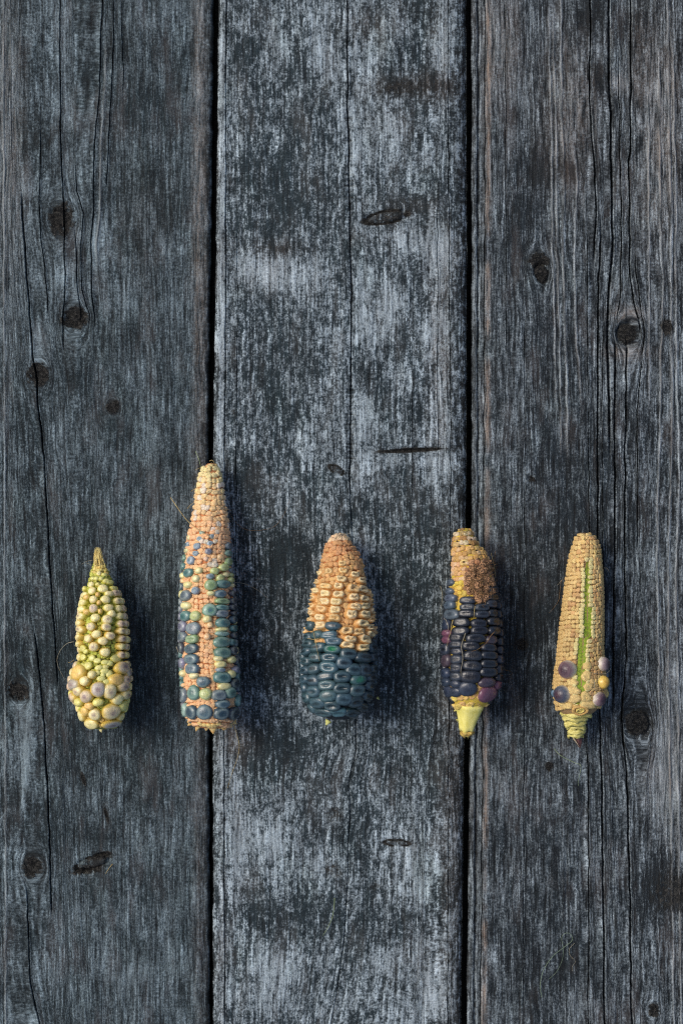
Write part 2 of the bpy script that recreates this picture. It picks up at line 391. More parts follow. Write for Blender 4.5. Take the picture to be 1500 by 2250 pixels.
def ex_mid(X, Y, Z, pale, dirt, tan, L, R):
    # short cross checks like a ladder over two lengths of the long middle crack
    cxk = np.interp(Y, [p[1] for p in gm[3][0]], [p[0] for p in gm[3][0]])
    for (y0, y1) in ((255, 500), (855, 1055)):
        f = ((Y > y0) & (Y < y1)).astype(float)
        per = 10.5+2.5*np.sin(Y/57.)
        t = np.abs(((Y+vnoise(Y/40., X*0, 8)*14) % 11.0)/11.0-0.5)*2
        wd = 7+7*vnoise(Y/13., X*0, 4)
        s = f*sstep(0.70, 0.95, t)*(1-sstep(wd*0.7, wd, np.abs(X-cxk)))
        Z = Z-4.5*s; dirt = dirt+0.8*s
    Z = Z-4*np.exp(-((X-cxk)/5)**2)*((Y > 240) & (Y < 1060))*0.6
    d = R[None]-X
    Z = Z-1.5*sstep(48, 0, d); dirt = dirt+0.50*sstep(44, 8, d)
    # low dark bump of bark stain
    return Z, pale, dirt, tan
gapL2 = [(480, -900), (480, 0), (475, 500), (468, 1000), (467, 1600), (468, 2250), (468, 3150)]
gapR1 = [(1025, -900), (1025, 0), (1027, 500), (1026, 1000), (1022, 1600), (1014, 2250), (1014, 3150)]
build_plank('plank', m_mid, gapL2, gapR1, gm, km, bm_, 8, table, ledge=16, redge=42, ldrop=9, rdrop=22,
            extra=ex_mid)['label'] = 'pale blotched plank with one fine central crack, in the middle'

# --- right board
gr = [
    ([(1051, 0), (1050, 500), (1051, 1000), (1047, 1600), (1043, 2250)], 2.2, 7, -900, 3100, CR),
    ([(1066, 0), (1065, 500), (1064, 1000), (1061, 1600), (1056, 2250)], 1.2, 7, -900, 3100, CR),
    ([(1110, 0), (1112, 900), (1110, 2250)], 0.8, 4, 0, 800, CR),
    ([(1150, 0), (1152, 900), (1150, 2250)], 0.8, 4, 700, 2200, CR),
    ([(1204, 0), (1206, 120), (1212, 350), (1213, 560), (1218, 700), (1221, 860), (1225, 1300), (1225, 2250)], 1.6, 2.0, 20, 900, RD),
    ([(1216, 0), (1217, 250), (1220, 400), (1220, 520), (1226, 700), (1230, 900), (1235, 2250)], 1.6, 2.0, 30, 1000, RD),
    ([(1231, 0), (1232, 250), (1238, 400), (1236, 560), (1243, 800), (1246, 900), (1246, 2250)], 2.0, 2.8, -200, 1000, RD),
    ([(1256, 0), (1258, 300), (1266, 400), (1263, 500), (1262, 620), (1266, 760), (1275, 870), (1272, 2250)], 2.0, 2.6, 330, 880, RD),
    ([(1257, 0), (1258, 200), (1280, 400), (1282, 900), (1286, 1560), (1292, 1700), (1293, 1900), (1291, 2250)], 1.0, 14, 1500, 3000, CR),
    ([(1283, 0), (1287, 300), (1290, 700), (1292, 1000), (1299, 1500), (1300, 2250)], 0.8, 7, 500, 1400, CR),
    ([(1295, -60), (1296, 100), (1290, 175), (1298, 280), (1306, 380), (1308, 450), (1304, 620), (1303, 900), (1303, 2250)], 1.4, 20, -900, 560, CR),
    ([(1308, 0), (1308, 300), (1318, 450), (1320, 510), (1316, 580), (1311, 640), (1310, 700), (1313, 770), (1312, 1000), (1311, 1500), (1316, 1560), (1322, 1700), (1325, 2000), (1327, 2250)], 1.6, 24, 505, 3000, CR),
    ([(1322, 0), (1326, 600), (1322, 900), (1326, 1500), (1331, 2250)], 0.8, 8, 700, 1500, CR),
    ([(1337, -60), (1337, 150), (1341, 250), (1343, 400), (1344, 500), (1344, 560), (1338, 640), (1333, 700), (1335, 780), (1338, 880), (1338, 1000), (1335, 1200), (1331, 1560), (1338, 1800), (1345, 2250)], 2.0, 32, -900, 980, CR),
    ([(1345, 0), (1349, 250), (1353, 400), (1355, 480), (1352, 600), (1346, 690), (1350, 780), (1350, 1010), (1352, 1113), (1349, 1220), (1347, 1433), (1344, 1560), (1350, 1900), (1356, 2250)], 1.7, 28, 760, 1560, CR),
    ([(1356, 0), (1358, 200), (1362, 480), (1362, 650), (1350, 720), (1352, 760), (1360, 850), (1362, 1400), (1356, 1600), (1362, 1900), (1366, 2250)], 1.0, 11, 150, 700, CR),
    ([(1368, 0), (1369, 400), (1372, 600), (1374, 730), (1376, 757), (1374, 850), (1373, 1000), (1371, 1250), (1375, 1430), (1371, 1505), (1364, 1575), (1370, 1630), (1377, 1700), (1384, 2000), (1387, 2250)], 1.5, 24, 757, 3000, CR),
    ([(1384, -60), (1385, 150), (1386, 200), (1383, 330), (1376, 380), (1379, 480), (1382, 600), (1390, 660), (1403, 705), (1406, 735), (1401, 770), (1394, 850), (1389, 900), (1390, 1040), (1392, 1500), (1400, 2250)], 1.5, 22, -900, 730, CR),
    ([(1392, 0), (1396, 600), (1408, 690), (1412, 735), (1408, 790), (1398, 900), (1399, 1200), (1420, 1560), (1424, 1640), (1415, 1750), (1410, 2250)], 1.0, 9, 560, 1200, CR),
    ([(1424, 0), (1424, 500), (1426, 900), (1420, 1300), (1440, 2250)], 1.8, 2.0, 200, 900, RD),
    ([(1446, 0), (1447, 150), (1449, 500), (1455, 620), (1450, 900), (1443, 1100), (1444, 1400), (1452, 1700), (1456, 2250)], 2.0, 2.8, 120, 1600, RD),
    ([(1465, 0), (1467, 200), (1472, 420), (1474, 700), (1476, 950), (1468, 1200), (1467, 1500), (1474, 1800), (1480, 2250)], 2.0, 2.4, -200, 2300, RD),
    ([(1476, 0), (1480, 500), (1485, 800), (1492, 1000), (1484, 1300), (1488, 1600), (1496, 2250)], 2.0, 2.4, 100, 2300, RD),
    ([(1545, 0), (1548, 2250)], 1.2, 12, -900, 3000, CR),
]
kr = [(1378, 733, 24, 24, 0, 6, 'ring'), (1190, 600, 15, 22, -0.35, 5, 'ring'), (1400, 1590, 29, 30, 0, 4, 'ring'),
      (1182, 572, 22, 18, 0, 2, 'rough'), (1462, 720, 12, 18, 0, 2, 'rough'), (1206, 1684, 9, 9, 0, 3, 'rough'),
      (1168, 1052, 7, 7, 0, 3.5, 'rough'), (1473, 1960, 36, 38, 0, 1.5, 'soft'), (1434, 2222, 13, 16, 0, 3, 'rough'), (1146, 1415, 14, 12, 0, 3, 'rough')]
br = [(1300, 20, 30, 60, -.3, .45, 0), (1255, 380, 40, 30, -.3, .3, 0), (1310, 160, 26, 30, -.3, .5, 0), (1175, 380, 30, 35, -.3, .35, 0),
      (1360, 180, 20, 22, .35, 0, .25), (1378, 690, 40, 16, .15, 0, .35), (1378, 775, 50, 16, .1, 0, .3), (1100, 100, 40, 120, .15, 0, .25), (1140, 500, 60, 120, -.15, .1, 0),
      (1250, 1200, 90, 250, -.22, .15, 0), (1150, 1420, 60, 150, -.3, .35, 0), (1460, 1960, 60, 60, -.4, .7, 0), (1400, 1590, 50, 60, -.2, .5, 0),
      (1430, 1120, 60, 20, -.15, .3, 0), (1250, 1000, 60, 40, -.1, .15, 0), (1170, 2000, 90, 150, -.1, .05, 0), (1230, 1800, 60, 60, -.05, 0, 0),
      (1240, 2120, 30, 40, -.2, .2, 0), (1170, 2180, 20, 60, -.2, .3, 0), (1460, 1700, 40, 120, .3, 0, .15), (1450, 300, 50, 250, .15, 0, .25),
      (1400, 120, 30, 120, -.1, .15, .1), (1200, 750, 60, 90, -.1, 0, 0), (1120, 1650, 40, 60, .05, 0, 0), (1250, 250, 60, 150, .05, 0, .25), (1480, 1550, 30, 250, .25, 0, .1)]
def ex_right(X, Y, Z, pale, dirt, tan, L, R):
    e = np.interp(Y, [0, 500, 1000, 1600, 2250], [1067, 1066, 1065, 1062, 1057])
    Z = Z-6.5*(1-sstep(e-4, e+1, X))                     # lower lip along the left edge
    lip = (1-sstep(e-5, e, X))
    pale = pale+lip*(0.30*fbm(X/6., Y/140., 4, 2)-0.05); dirt = dirt+lip*0.35*(fbm(X/7., Y/60., 12, 3) > 0.52)
    tan = tan+0.85*np.exp(-((X-e-5)/5.)**2)*sstep(0.25, 0.6, fbm(Y/80., X*0, 2, 3))
    pale = pale+0.15*np.exp(-((X-e-5)/6.)**2)
    return Z, pale, dirt, tan
gapR2 = [(1036, -900), (1036, 0), (1037, 500), (1037, 1000), (1033, 1600), (1026, 2250), (1026, 3150)]
build_plank('plank', m_right, gapR2, [(1592, -900), (1592, 3150)], gr, kr, br, 15, table, ledge=7, redge=10, ldrop=6, rdrop=9,
            extra=ex_right)['label'] = 'ribbed grey plank with several deep cracks and a round knot, on the right'

# boards beyond the picture, and an unseen dark ground added to keep the gaps black
rows2 = np.arange(-900, 3160, 30.)
for x0, x1, sd_ in ((-680, -110, 31), (1604, 2170, 45)):
    build_plank('plank', m_left if x0 < 0 else m_mid, [(x0, -900), (x0, 3150)], [(x1, -900), (x1, 3150)],
                [([(x0+200, 0), (x0+210, 2250)], 1.5, 14, -900, 3000, CR)], [], [], sd_, table, rows=rows2, space=14)
gm_, nt, b = new_mat('dark_gap_backing'); g = NG(nt)
tc = g.n('ShaderNodeTexCoord').outputs['Object']
g.put(b.inputs['Base Color'], g.mix(g.noise(tc, 30, 4, 0.6), (0.008, 0.007, 0.006), (0.03, 0.026, 0.02)))
b.inputs['Roughness'].default_value = 0.95
vs = []; fs = []
N = 24
for i in range(N+1):
    for j in range(N+1):
        vs.append((-1.5+3*i/N, -1.5+3*j/N, -0.12+0.006*math.sin(i*1.7+j*0.6)*math.cos(j*1.3)))
for i in range(N):
    for j in range(N):
        a = i*(N+1)+j; fs.append((a, a+N+1, a+N+2, a+1))
me = mesh_from('ground', vs, fs); me.materials.append(gm_)
go = bpy.data.objects.new('ground', me); C.objects.link(go); tag(go, kind='structure')

# ------------------------------------------------------------------ corn materials
def kernel_material(name, base, spot, rough=0.38, spot_r=(0.12, 0.5), lo=0.25, hi=0.62, streak=0.25, sss=0.08, rim=None, coat=0.28, rim_k=0.3, slot=(1, 1), rk=0.0):
    """Object colour is the skin of the kernel; its alpha says how strongly the crown is marked with the spot colour."""
    m, nt, b = new_mat(name); g = NG(nt)
    tc = g.n('ShaderNodeTexCoord').outputs['Object']
    oi = g.n('ShaderNodeObjectInfo')
    sp = g.n('ShaderNodeSeparateXYZ'); g.put(sp.inputs[0], tc)
    seed = g.n('ShaderNodeVectorMath', operation='ADD'); g.put(seed.inputs[0], tc)
    cmb = g.n('ShaderNodeCombineXYZ'); rr = g.math('MULTIPLY', oi.outputs['Random'], 57.0)
    for i in range(3): g.put(cmb.inputs[i], rr)
    g.put(seed.inputs[1], cmb.outputs[0]); sv = seed.outputs[0]
    nz = g.noise(sv, 1.6, 3, 0.6)
    zz = g.math('ADD', sp.outputs[2], g.math('MULTIPLY', g.math('SUBTRACT', nz, 0.5), 0.5))
    r0 = g.math('ADD', g.math('POWER', sp.outputs[0], 2.0), g.math('POWER', sp.outputs[1], 2.0))
    zz = g.math('SUBTRACT', zz, g.math('MULTIPLY', r0, rk))
    skin = oi.outputs['Color']
    var = g.math('MULTIPLY_ADD', nz, 0.9, 0.55)
    cc = g.n('ShaderNodeCombineColor')
    for i in range(3): g.put(cc.inputs[i], var)
    skin2 = g.mix(1.0, skin, cc.outputs[0], 'MULTIPLY')
    # fine lines running over the crown
    ln = g.noise(g.vscale(sv, (9, 1.2, 1.2)), 1, 2, 0.5)
    skin2 = g.mix(g.math('MULTIPLY', g.ss(ln, 0.52, 0.7), streak), skin2, g.mix(1.0, skin2, (1.7, 1.7, 1.7), 'MULTIPLY'))
    col = g.mix(g.ss(zz, lo, hi), base, skin2)
    r = g.math('SQRT', g.math('ADD', g.math('POWER', g.math('MULTIPLY', sp.outputs[0], slot[0]), 2.0), g.math('POWER', g.math('ADD', g.math('MULTIPLY', sp.outputs[1], slot[1]), g.math('MULTIPLY', g.math('SUBTRACT', nz, 0.5), 0.7)), 2.0)))
    top = g.ss(sp.outputs[2], 0.70, 0.88)
    if rim is not None:
        rf = g.math('MULTIPLY', g.math('MULTIPLY', g.ss(r, 0.40, 0.66), g.ss(r, 0.98, 0.78)), top)
        col = g.mix(g.math('MULTIPLY', rf, rim_k), col, rim)
    sf = g.math('MULTIPLY', g.math('MULTIPLY', g.ss(r, spot_r[1], spot_r[0]), oi.outputs['Alpha']), top)
    col = g.mix(sf, col, spot)
    g.put(b.inputs['Base Color'], col)
    b.inputs['Roughness'].default_value = rough
    b.inputs['Subsurface Weight'].default_value = sss
    b.inputs['Subsurface Radius'].default_value = (0.0025, 0.0016, 0.0009); b.inputs['Subsurface Scale'].default_value = 0.6
    b.inputs['Coat Weight'].default_value = coat; b.inputs['Coat Roughness'].default_value = 0.16
    g.put(b.inputs['Normal'], g.bump(g.math('ADD', nz, g.math('MULTIPLY', ln, 0.5)), 0.0006, 0.6))
    return m

def chaff_material(name, deep, rough=0.75, cell=0.5, sss=0.05, mott=None):
    m, nt, b = new_mat(name); g = NG(nt)
    ge = g.n('ShaderNodeNewGeometry').outputs['Position']
    oi = g.n('ShaderNodeObjectInfo')
    n1 = g.noise(ge, 700, 3, 0.6); n2 = g.noise(ge, 2600, 3, 0.65)
    at = g.n('ShaderNodeAttribute', attribute_name='crown').outputs['Fac']
    v = g.math('MULTIPLY_ADD', n1, 0.8, 0.6)
    cc = g.n('ShaderNodeCombineColor')
    for i in range(3): g.put(cc.inputs[i], v)
    skin = g.mix(1.0, oi.outputs['Color'], cc.outputs[0], 'MULTIPLY')
    if mott is not None: skin = g.mix(g.math('MULTIPLY', g.ss(n2, 0.48, 0.66), 0.7), skin, mott)
    col = g.mix(g.ss(g.math('ADD', at, g.math('MULTIPLY', g.math('SUBTRACT', n2, 0.5), 0.5)), 0.05, 0.7), deep, skin)
    g.put(b.inputs['Base Color'], col); b.inputs['Roughness'].default_value = rough
    b.inputs['Subsurface Weight'].default_value = sss
    b.inputs['Subsurface Radius'].default_value = (0.002, 0.0012, 0.0006); b.inputs['Subsurface Scale'].default_value = 0.5
    g.put(b.inputs['Normal'], g.bump(n2, 0.0006, 0.8))
    return m

def plain_material(name, c1, c2, scale=400, rough=0.7, stretch=(1, 1, 1), bump=0.0005):
    m, nt, b = new_mat(name); g = NG(nt)
    tc = g.n('ShaderNodeNewGeometry').outputs['Position']
    n = g.noise(g.vscale(tc, tuple(scale*s for s in stretch)), 1, 4, 0.65)
    g.put(b.inputs['Base Color'], g.mix(g.ss(n, 0.35, 0.65), c1, c2)); b.inputs['Roughness'].default_value = rough
    g.put(b.inputs['Normal'], g.bump(n, bump, 0.7))
    return m

m_silk = plain_material('dry_silk', lin(150, 128, 78), lin(186, 168, 112), 300)
m_silk_green = plain_material('pale_green_silk', lin(122, 142, 104), lin(150, 164, 120), 300)
m_silk_pale = plain_material('pale_silk', lin(130, 124, 104), lin(160, 152, 130), 300)
m_silk_dark = plain_material('brown_silk', lin(84, 64, 40), lin(128, 98, 60), 300)

# ------------------------------------------------------------------ kernel shapes
def ring_mesh(name, prof, seg, p=2.0, var=0.05, dent=0.0, jag=0.0, pinch=0.0, seed=0, crown=False):
    """prof: list of (radius, height); the last closes on the axis"""
    rnd = random.Random(seed)
    ph = [rnd.uniform(0, 6.28) for _ in range(6)]; am = [rnd.uniform(-1, 1) for _ in range(6)]
    v = []; f = []
    for i, (r, z) in enumerate(prof[:-1]):
        for k in range(seg):
            t = 2*math.pi*k/seg
            c, s = math.cos(t), math.sin(t)
            q = (abs(c)**p+abs(s)**p)**(-1.0/p)
            wob = 1+var*(am[0]*math.sin(2*t+ph[0])+am[1]*math.sin(3*t+ph[1])+0.6*am[2]*math.sin(5*t+ph[2]))
            x = q*c*r*wob; y = q*s*r*wob
            zz = z
            if z > 0.7: zz += dent*(-0.10*math.exp(-(x*x*3+y*y*14)))+jag*(rnd.uniform(-.5, .5)+0.6*math.cos(2*t+ph[3]))
            if pinch and z > 0.7: y *= 1-pinch*math.exp(-(x/0.4)**2)
            v.append((x, y, zz))
    v.append((0, 0, prof[-1][1]-0.10*dent))
    for i in range(len(prof)-2):
        for k in range(seg):
            a = i*seg+k; b2 = i*seg+(k+1) % seg
            f.append((a, b2, b2+seg, a+seg))
    o = (len(prof)-2)*seg
    for k in range(seg): f.append((o+k, o+(k+1) % seg, len(v)-1))
    me = mesh_from(name, v, f)
    if crown:
        a = me.attributes.new('crown', 'FLOAT', 'POINT'); a.data.foreach_set('value', [max(0, min(1, q[2])) for q in v])
    return me

ROUND = [(0.60, 0.0), (0.80, 0.30), (0.95, 0.50), (1.0, 0.62), (0.97, 0.73), (0.87, 0.85), (0.66, 0.945), (0.34, 0.99), (0, 1.0)]
DENT = [(0.70, 0.0), (0.90, 0.30), (0.98, 0.52), (1.0, 0.66), (0.96, 0.78), (0.86, 0.89), (0.69, 0.97), (0.48, 1.0), (0.22, 0.965), (0, 0.945)]
TORN = [(0.85, 0.0), (1.0, 0.35), (1.0, 0.60), (0.93, 0.76), (0.84, 0.88), (0.74, 0.98), (0.56, 1.0), (0.38, 0.96), (0.18, 0.90), (0, 0.88)]
CUP = [(0.9, 0.0), (1.02, 0.45), (0.95, 0.76), (0.72, 0.93), (0.38, 1.0), (0, 0.96)]
SHAPES = {
    'round': [ring_mesh('kernel_round', ROUND, 16, 2.1, 0.06, 0.25*(k % 2), seed=k) for k in range(6)],
    'pearl': [ring_mesh('kernel_pearl', [(0.6, 0.0), (0.9, .25), (1.0, .5), (.96, .68), (.82, .83), (.58, .93), (.28, .985), (0, 1)], 20, 2.0, 0.015, seed=k) for k in range(3)],
    'dent': [ring_mesh('kernel_dented', DENT, 18, 2.5, 0.06, 0.8+0.4*(k % 3), seed=30+k) for k in range(8)],
    'block': [ring_mesh('kernel_block', [(0.72, 0), (.90, .3), (.99, .52), (1, .66), (.95, .79), (.82, .90), (.62, .97), (.32, .995), (0, .985)], 18, 2.8, 0.06, 0.3+0.5*(k % 3 == 0), seed=60+k) for k in range(6)],
    'torn': [ring_mesh('kernel_torn', TORN, 16, 2.6, 0.09, 0.3, jag=0.13, pinch=0.30, seed=90+k) for k in range(7)],
    'cup': [ring_mesh('chaff_cup', CUP, 10, 2.7, 0.15, 1.6*(k % 2 == 0), jag=0.10, pinch=0.25*(k % 3 == 1), seed=130+k, crown=True) for k in range(9)],
}

class Cob:
    """A cob lies along the boards. prof: (y, centre x, half width) as measured; the axis is a straight, slightly tilted line."""
    def __init__(s, label, prof, name='corn_cob', core_in=6, tipz=None, rc=None):
        s.prof = np.array(prof, float); P = s.prof
        s.rc = np.array(rc, float) if rc is not None else None       # (y, radius factor of the chaff surface)
        R = P[:, 2]
        best = None
        y0, y1 = P[0, 0], P[-1, 0]
        for zt in np.arange(8, 110, 2.):
            for zb in np.arange(8, 110, 2.):
                z = zt+(zb-zt)*(P[:, 0]-y0)/(y1-y0)
                if np.all(z >= R*0.93+0.5):
                    if best is None or zt+zb < best[0]: best = (zt+zb, zt, zb)
        s.zt, s.zb = best[1], best[2]; s.y0, s.y1 = y0, y1
        s.placed = []
        s.nk = 0
        gx, gy = ground(P[-1, 1], P[-1, 0], s.zb)
        s.root = empty(name, Wp(gx, gy, 0))
        tag(s.root, label, 'corn cob', 'corn cobs lying in a row on the planks')
        dz = (s.zb-s.zt)/(y1-y0)
        s.T = Vector((0, 1, dz)).normalized()       # towards the tip (image up) in world axes: y up means z changes by -dz
        s.T = Vector((0, 1, -dz)).normalized()
        s.N = Vector((0, dz, 1)).normalized()
    def zc(s, y): return s.zt+(s.zb-s.zt)*(y-s.y0)/(s.y1-s.y0)
    def R(s, y): return float(np.interp(y, s.prof[:, 0], s.prof[:, 2]))*(1-s.zc(y)/H)
    def ax(s, y): return float(np.interp(y, s.prof[:, 0], s.prof[:, 1]))
    def seen_x(s, y, th, R):
        z0 = s.zc(y); x = CX+(s.ax(y)-CX)*(1-z0/H)+R*math.sin(th)
        return CX+(x-CX)/(1-(z0+R*math.cos(th))/H)
    def Rc(s, y):
        k = float(np.interp(y, s.rc[:, 0], s.rc[:, 1])) if s.rc is not None else 0.9
        return s.R(y)*k
    def point(s, y, th, r):
        z0 = s.zc(y); gx, gy = ground(s.ax(y), y, z0)
        c = Wp(gx, gy, z0)
        return c+(s.N*math.cos(th)+Vector((1, 0, 0))*math.sin(th))*(r*U)
    def frame(s, th, spin=0.0, tilt=0.0):
        n = s.N*math.cos(th)+Vector((1, 0, 0))*math.sin(th)
        x = Vector((1, 0, 0))*math.cos(th)-s.N*math.sin(th)
        y = s.T.copy()
        if spin:
            x, y = x*math.cos(spin)+y*math.sin(spin), y*math.cos(spin)-x*math.sin(spin)
        if tilt: n = (n+s.T*tilt).normalized()
        return x, y, n
    def add(s, mesh, mat, y, th, r0, r1, a, b, name='kernel', color=None, spin=0.0, tilt=0.0):
        slope = (s.R(y+6)-s.R(y-6))/12.0
        x, yy, n = s.frame(th, spin, tilt+max(-1.0, min(1.0, slope*0.75)))
        yy = (yy-n*yy.dot(n)).normalized()
        p = s.point(y, th, r1)-n*((r1-r0)*U)
        M = Matrix.Identity(4)
        for i in range(3):
            M[i][0] = x[i]*a*U; M[i][1] = yy[i]*b*U; M[i][2] = n[i]*(r1-r0)*U; M[i][3] = p[i]
        o = bpy.data.objects.new(name, mesh); C.objects.link(o); o.parent = s.root
        o.matrix_local = Matrix.Translation(-s.root.location) @ M
        if color is not None: o.color = color
        if not mesh.materials: mesh.materials.append(None)
        o.material_slots[0].link = 'OBJECT'; o.material_slots[0].material = mat
        return o
    def spot(s, px, py, rt):
        """y and angle of a thing seen at (px, py) with its top at rt times the outer radius"""
        y = py
        for _ in range(2):
            R = s.R(y)*rt; z0 = s.zc(y)
            k0 = 1-z0/H
            ax = CX+(s.ax(y)-CX)*k0
            zz = z0+R*0.7
            for _ in range(3):
                k = 1-zz/H
                dx = (CX+(px-CX)*k)-ax
                th = math.asin(max(-0.985, min(0.985, dx/R)))
                zz = z0+R*math.cos(th)
            yw = CY+(py-CY)*(1-zz/H)              # layout y of the top
            dz = (s.zb-s.zt)/(s.y1-s.y0)
            # axis point whose normal passes through the top
            y_axis_w = yw+dz*R*math.cos(th)*1.0
            y = CY+(y_axis_w-CY)/(1-s.zc(y)/H)
            y = min(max(y, s.y0), s.y1)
        return y, th
    def kernel(s, px, py, a, b, shape, mat, color, top=1.0, root=0.55, spin=None, tilt=None, rt=0.95, name='kernel'):
        y, th = s.spot(px, py, rt*top)
        R = s.R(y)
        a2 = a/max(0.5, math.cos(th)) if abs(th) > 0.6 else a/max(0.8, math.cos(th))
        a2 = min(a2, a*1.7)
        s.placed.append((y, th, a2, b, R))
        ms = SHAPES[shape]; s.nk += 1
        return s.add(random.choice(ms), mat, y, th, R*root, R*top, a2, b, name, color,
                     random.uniform(-.12, .12) if spin is None else spin, random.uniform(-.08, .08) if tilt is None else tilt)
    def free(s, y, th, a, b, k=0.82):
        R = s.R(y)
        for (yy, tt, aa, bb, rr) in s.placed:
            du = (y-yy)/((b*0.5+bb)*k+1e-6); dv = (th-tt)*R/((a*0.5+aa)*k+1e-6)
            if du*du+dv*dv < 1: return False
        return True
    def core(s, mat, inset=5, seed=1, fac=None, name='cob_core', skin_from=9e9, color=None):
        ys = np.arange(s.y0, s.y1+0.1, 4.0); seg = 56
        v = []; f = []
        for i, y in enumerate(ys):
            for k in range(seg):
                th = 2*math.pi*k/seg
                r = s.Rc(y)-inset if fac is None else s.R(y)*fac
                r = max(r, 0.6)
                n = float(fbm(np.array([y/7.]), np.array([k*0.55]), seed, 2)[0])-0.5
                v.append(s.point(y, th, r*(1+0.05*n))-s.root.location)
        for i in range(len(ys)-1):
            for k in range(seg):
                a = i*seg+k; b = i*seg+(k+1) % seg
                f.append((a, a+seg, b+seg, b))
        f.append(tuple(range(seg))); f.append(tuple(reversed(range((len(ys)-1)*seg, len(ys)*seg))))
        me = mesh_from(name, v, f)
        a = me.attributes.new('crown', 'FLOAT', 'POINT'); a.data.foreach_set('value', [1.0 if ys[k//seg] > skin_from else 0.1 for k in range(len(v))])
        me.materials.append(mat)
        o = bpy.data.objects.new(name, me)
        if color: o.color = color
        o.name = name; C.objects.link(o); o.parent = s.root
        return o
    def chaff(s, mat, y0, y1, size, colf, rise=5.0, thmax=1.75, skip=None, keep=300, k=0.70, aspect=1.0, jit=0.10, shape='cup'):
        """rows of small empty cups wherever no kernel sits; the best seen are objects, the rest is one mesh"""
        cells = []
        y = y0; row = 0
        while y < y1:
            R = s.Rc(y); wdt = min(size, R*0.75)
            hgt = size*aspect if R > 20 else size*aspect*0.8
            n = int(thmax*R/wdt)+1
            for i in range(-n, n+1):
                th = (i+random.uniform(-jit, jit))*wdt/R
                if abs(th) > thmax: continue
                yy = y+random.uniform(-jit, jit)*hgt+(float(vnoise(th*1.9+4, y/38., 3))-0.5)*9
                if yy < y0-1 or yy > y1+1: continue
                th += (float(vnoise(y/26., th*1.2+9, 6))-0.5)*7/max(R, 20)
                if skip and skip(yy, th, R): continue
                if not s.free(yy, th, wdt*0.5, hgt*0.5, k): continue
                a = wdt*0.56*random.uniform(.82, 1.22); b = hgt*0.56*random.uniform(.84, 1.14)
                cells.append((-abs(th)+random.random()*0.01, yy, th, a, b, R, rise*random.uniform(.8, 1.25)))
            y += hgt*random.uniform(.96, 1.04); row += 1
        cells.sort(key=lambda c: -c[0])
        for c in cells[:keep]:
            _, yy, th, a, b, R, rs = c
            s.add(random.choice(SHAPES[shape]), mat, yy, th, R-rs*1.4, R+random.uniform(-1.3, 1.2), a, b, 'chaff_cup', colf(yy, th, R), random.uniform(-.15, .15), random.uniform(-.1, .1))
        rest = cells[keep:]
        if rest:
            V = []; F = []; K = []
            for c in rest:
                _, yy, th, a, b, R, rs = c
                x, ty, n = s.frame(th); p = s.point(yy, th, R-rs*1.4)-s.root.location
                me = random.choice(SHAPES[shape]); o = len(V)
                for q in me.vertices:
                    V.append(p+x*(q.co.x*a*U)+ty*(q.co.y*b*U)+n*(q.co.z*rs*1.4*U)); K.append(max(0, min(1, q.co.z)))
                for pl in me.polygons: F.append(tuple(o+i for i in pl.vertices))
            me = mesh_from('side_chaff', V, F); at = me.attributes.new('crown', 'FLOAT', 'POINT'); at.data.foreach_set('value', K)
            me.materials.append(mat)
            o = bpy.data.objects.new('side_chaff', me); C.objects.link(o); o.parent = s.root; o['kind'] = 'stuff'
            o.color = colf((y0+y1)/2, 1.4, 50)
        return len(cells)
    def part(s, name, verts, faces, mat, smooth=True, color=None):
        me = mesh_from(name, [Vector(v)-s.root.location for v in verts], faces, smooth); me.materials.append(mat)
        o = bpy.data.objects.new(name, me); C.objects.link(o); o.parent = s.root
        if color: o.color = color
        return o
    def thread(s, pts, mat, rad_=0.7, name='silk_strand'):
        """strand over the cob: (px, py, height above the boards)"""
        o = make_curve(name, pts, mat, rad_); o.parent = s.root
        o.location = -s.root.location
        return o
    def top_z(s, px, py, lift=2):
        y, th = s.spot(px, py, 1.0)
        return s.zc(y)+s.R(y)*math.cos(th)+lift

def tube_data(paths, r, seg=5, world=False):
    V = []; F = []
    for pts in paths:
        P = pts if world else [Wp(*ground(a, b, z), z) for a, b, z in pts]; o = len(V); n = len(P)
        for i, p in enumerate(P):
            t = (P[min(i+1, n-1)]-P[max(i-1, 0)]).normalized()
            x = t.cross(Vector((0.3, 0.2, 1))).normalized(); y = t.cross(x)
            rr = r*U*(1-0.6*i/(n-1))
            for k in range(seg):
                a = 2*math.pi*k/seg; V.append(p+x*math.cos(a)*rr+y*math.sin(a)*rr)
        for i in range(n-1):
            for k in range(seg):
                a = o+i*seg+k; b = o+i*seg+(k+1) % seg; F.append((a, b, b+seg, a+seg))
        F.append(tuple(o+(n-1)*seg+k for k in range(seg))); F.append(tuple(o+k for k in reversed(range(seg))))
    return V, F
def make_curve(name, pts, mat, r=0.8):
    """a round strand through the points, smoothed"""
    P = [Wp(*ground(a, b_, z), z) for a, b_, z in pts]; Q = []
    for i in range(len(P)-1):
        p0 = P[max(i-1, 0)]; p1 = P[i]; p2 = P[i+1]; p3 = P[min(i+2, len(P)-1)]
        for k in range(5):
            t = k/5.0
            Q.append(0.5*((2*p1)+(p2-p0)*t+(2*p0-5*p1+4*p2-p3)*t*t+(3*p1-p0-3*p2+p3)*t**3))
    Q.append(P[-1])
    V, F = tube_data([Q], r, 6, True)
    me = mesh_from(name, V, F); me.materials.append(mat)
    o = bpy.data.objects.new(name, me); C.objects.link(o); return o

def cl(t, alpha=0.0, k=1.0):
    c = lin(*t); return (c[0]*k, c[1]*k, c[2]*k, alpha)
def jit(c, s=0.10):
    k = random.uniform(1-s, 1+s)
    return (c[0]*k*random.uniform(1-s/2, 1+s/2), c[1]*k, c[2]*k*random.uniform(1-s/2, 1+s/2), c[3])

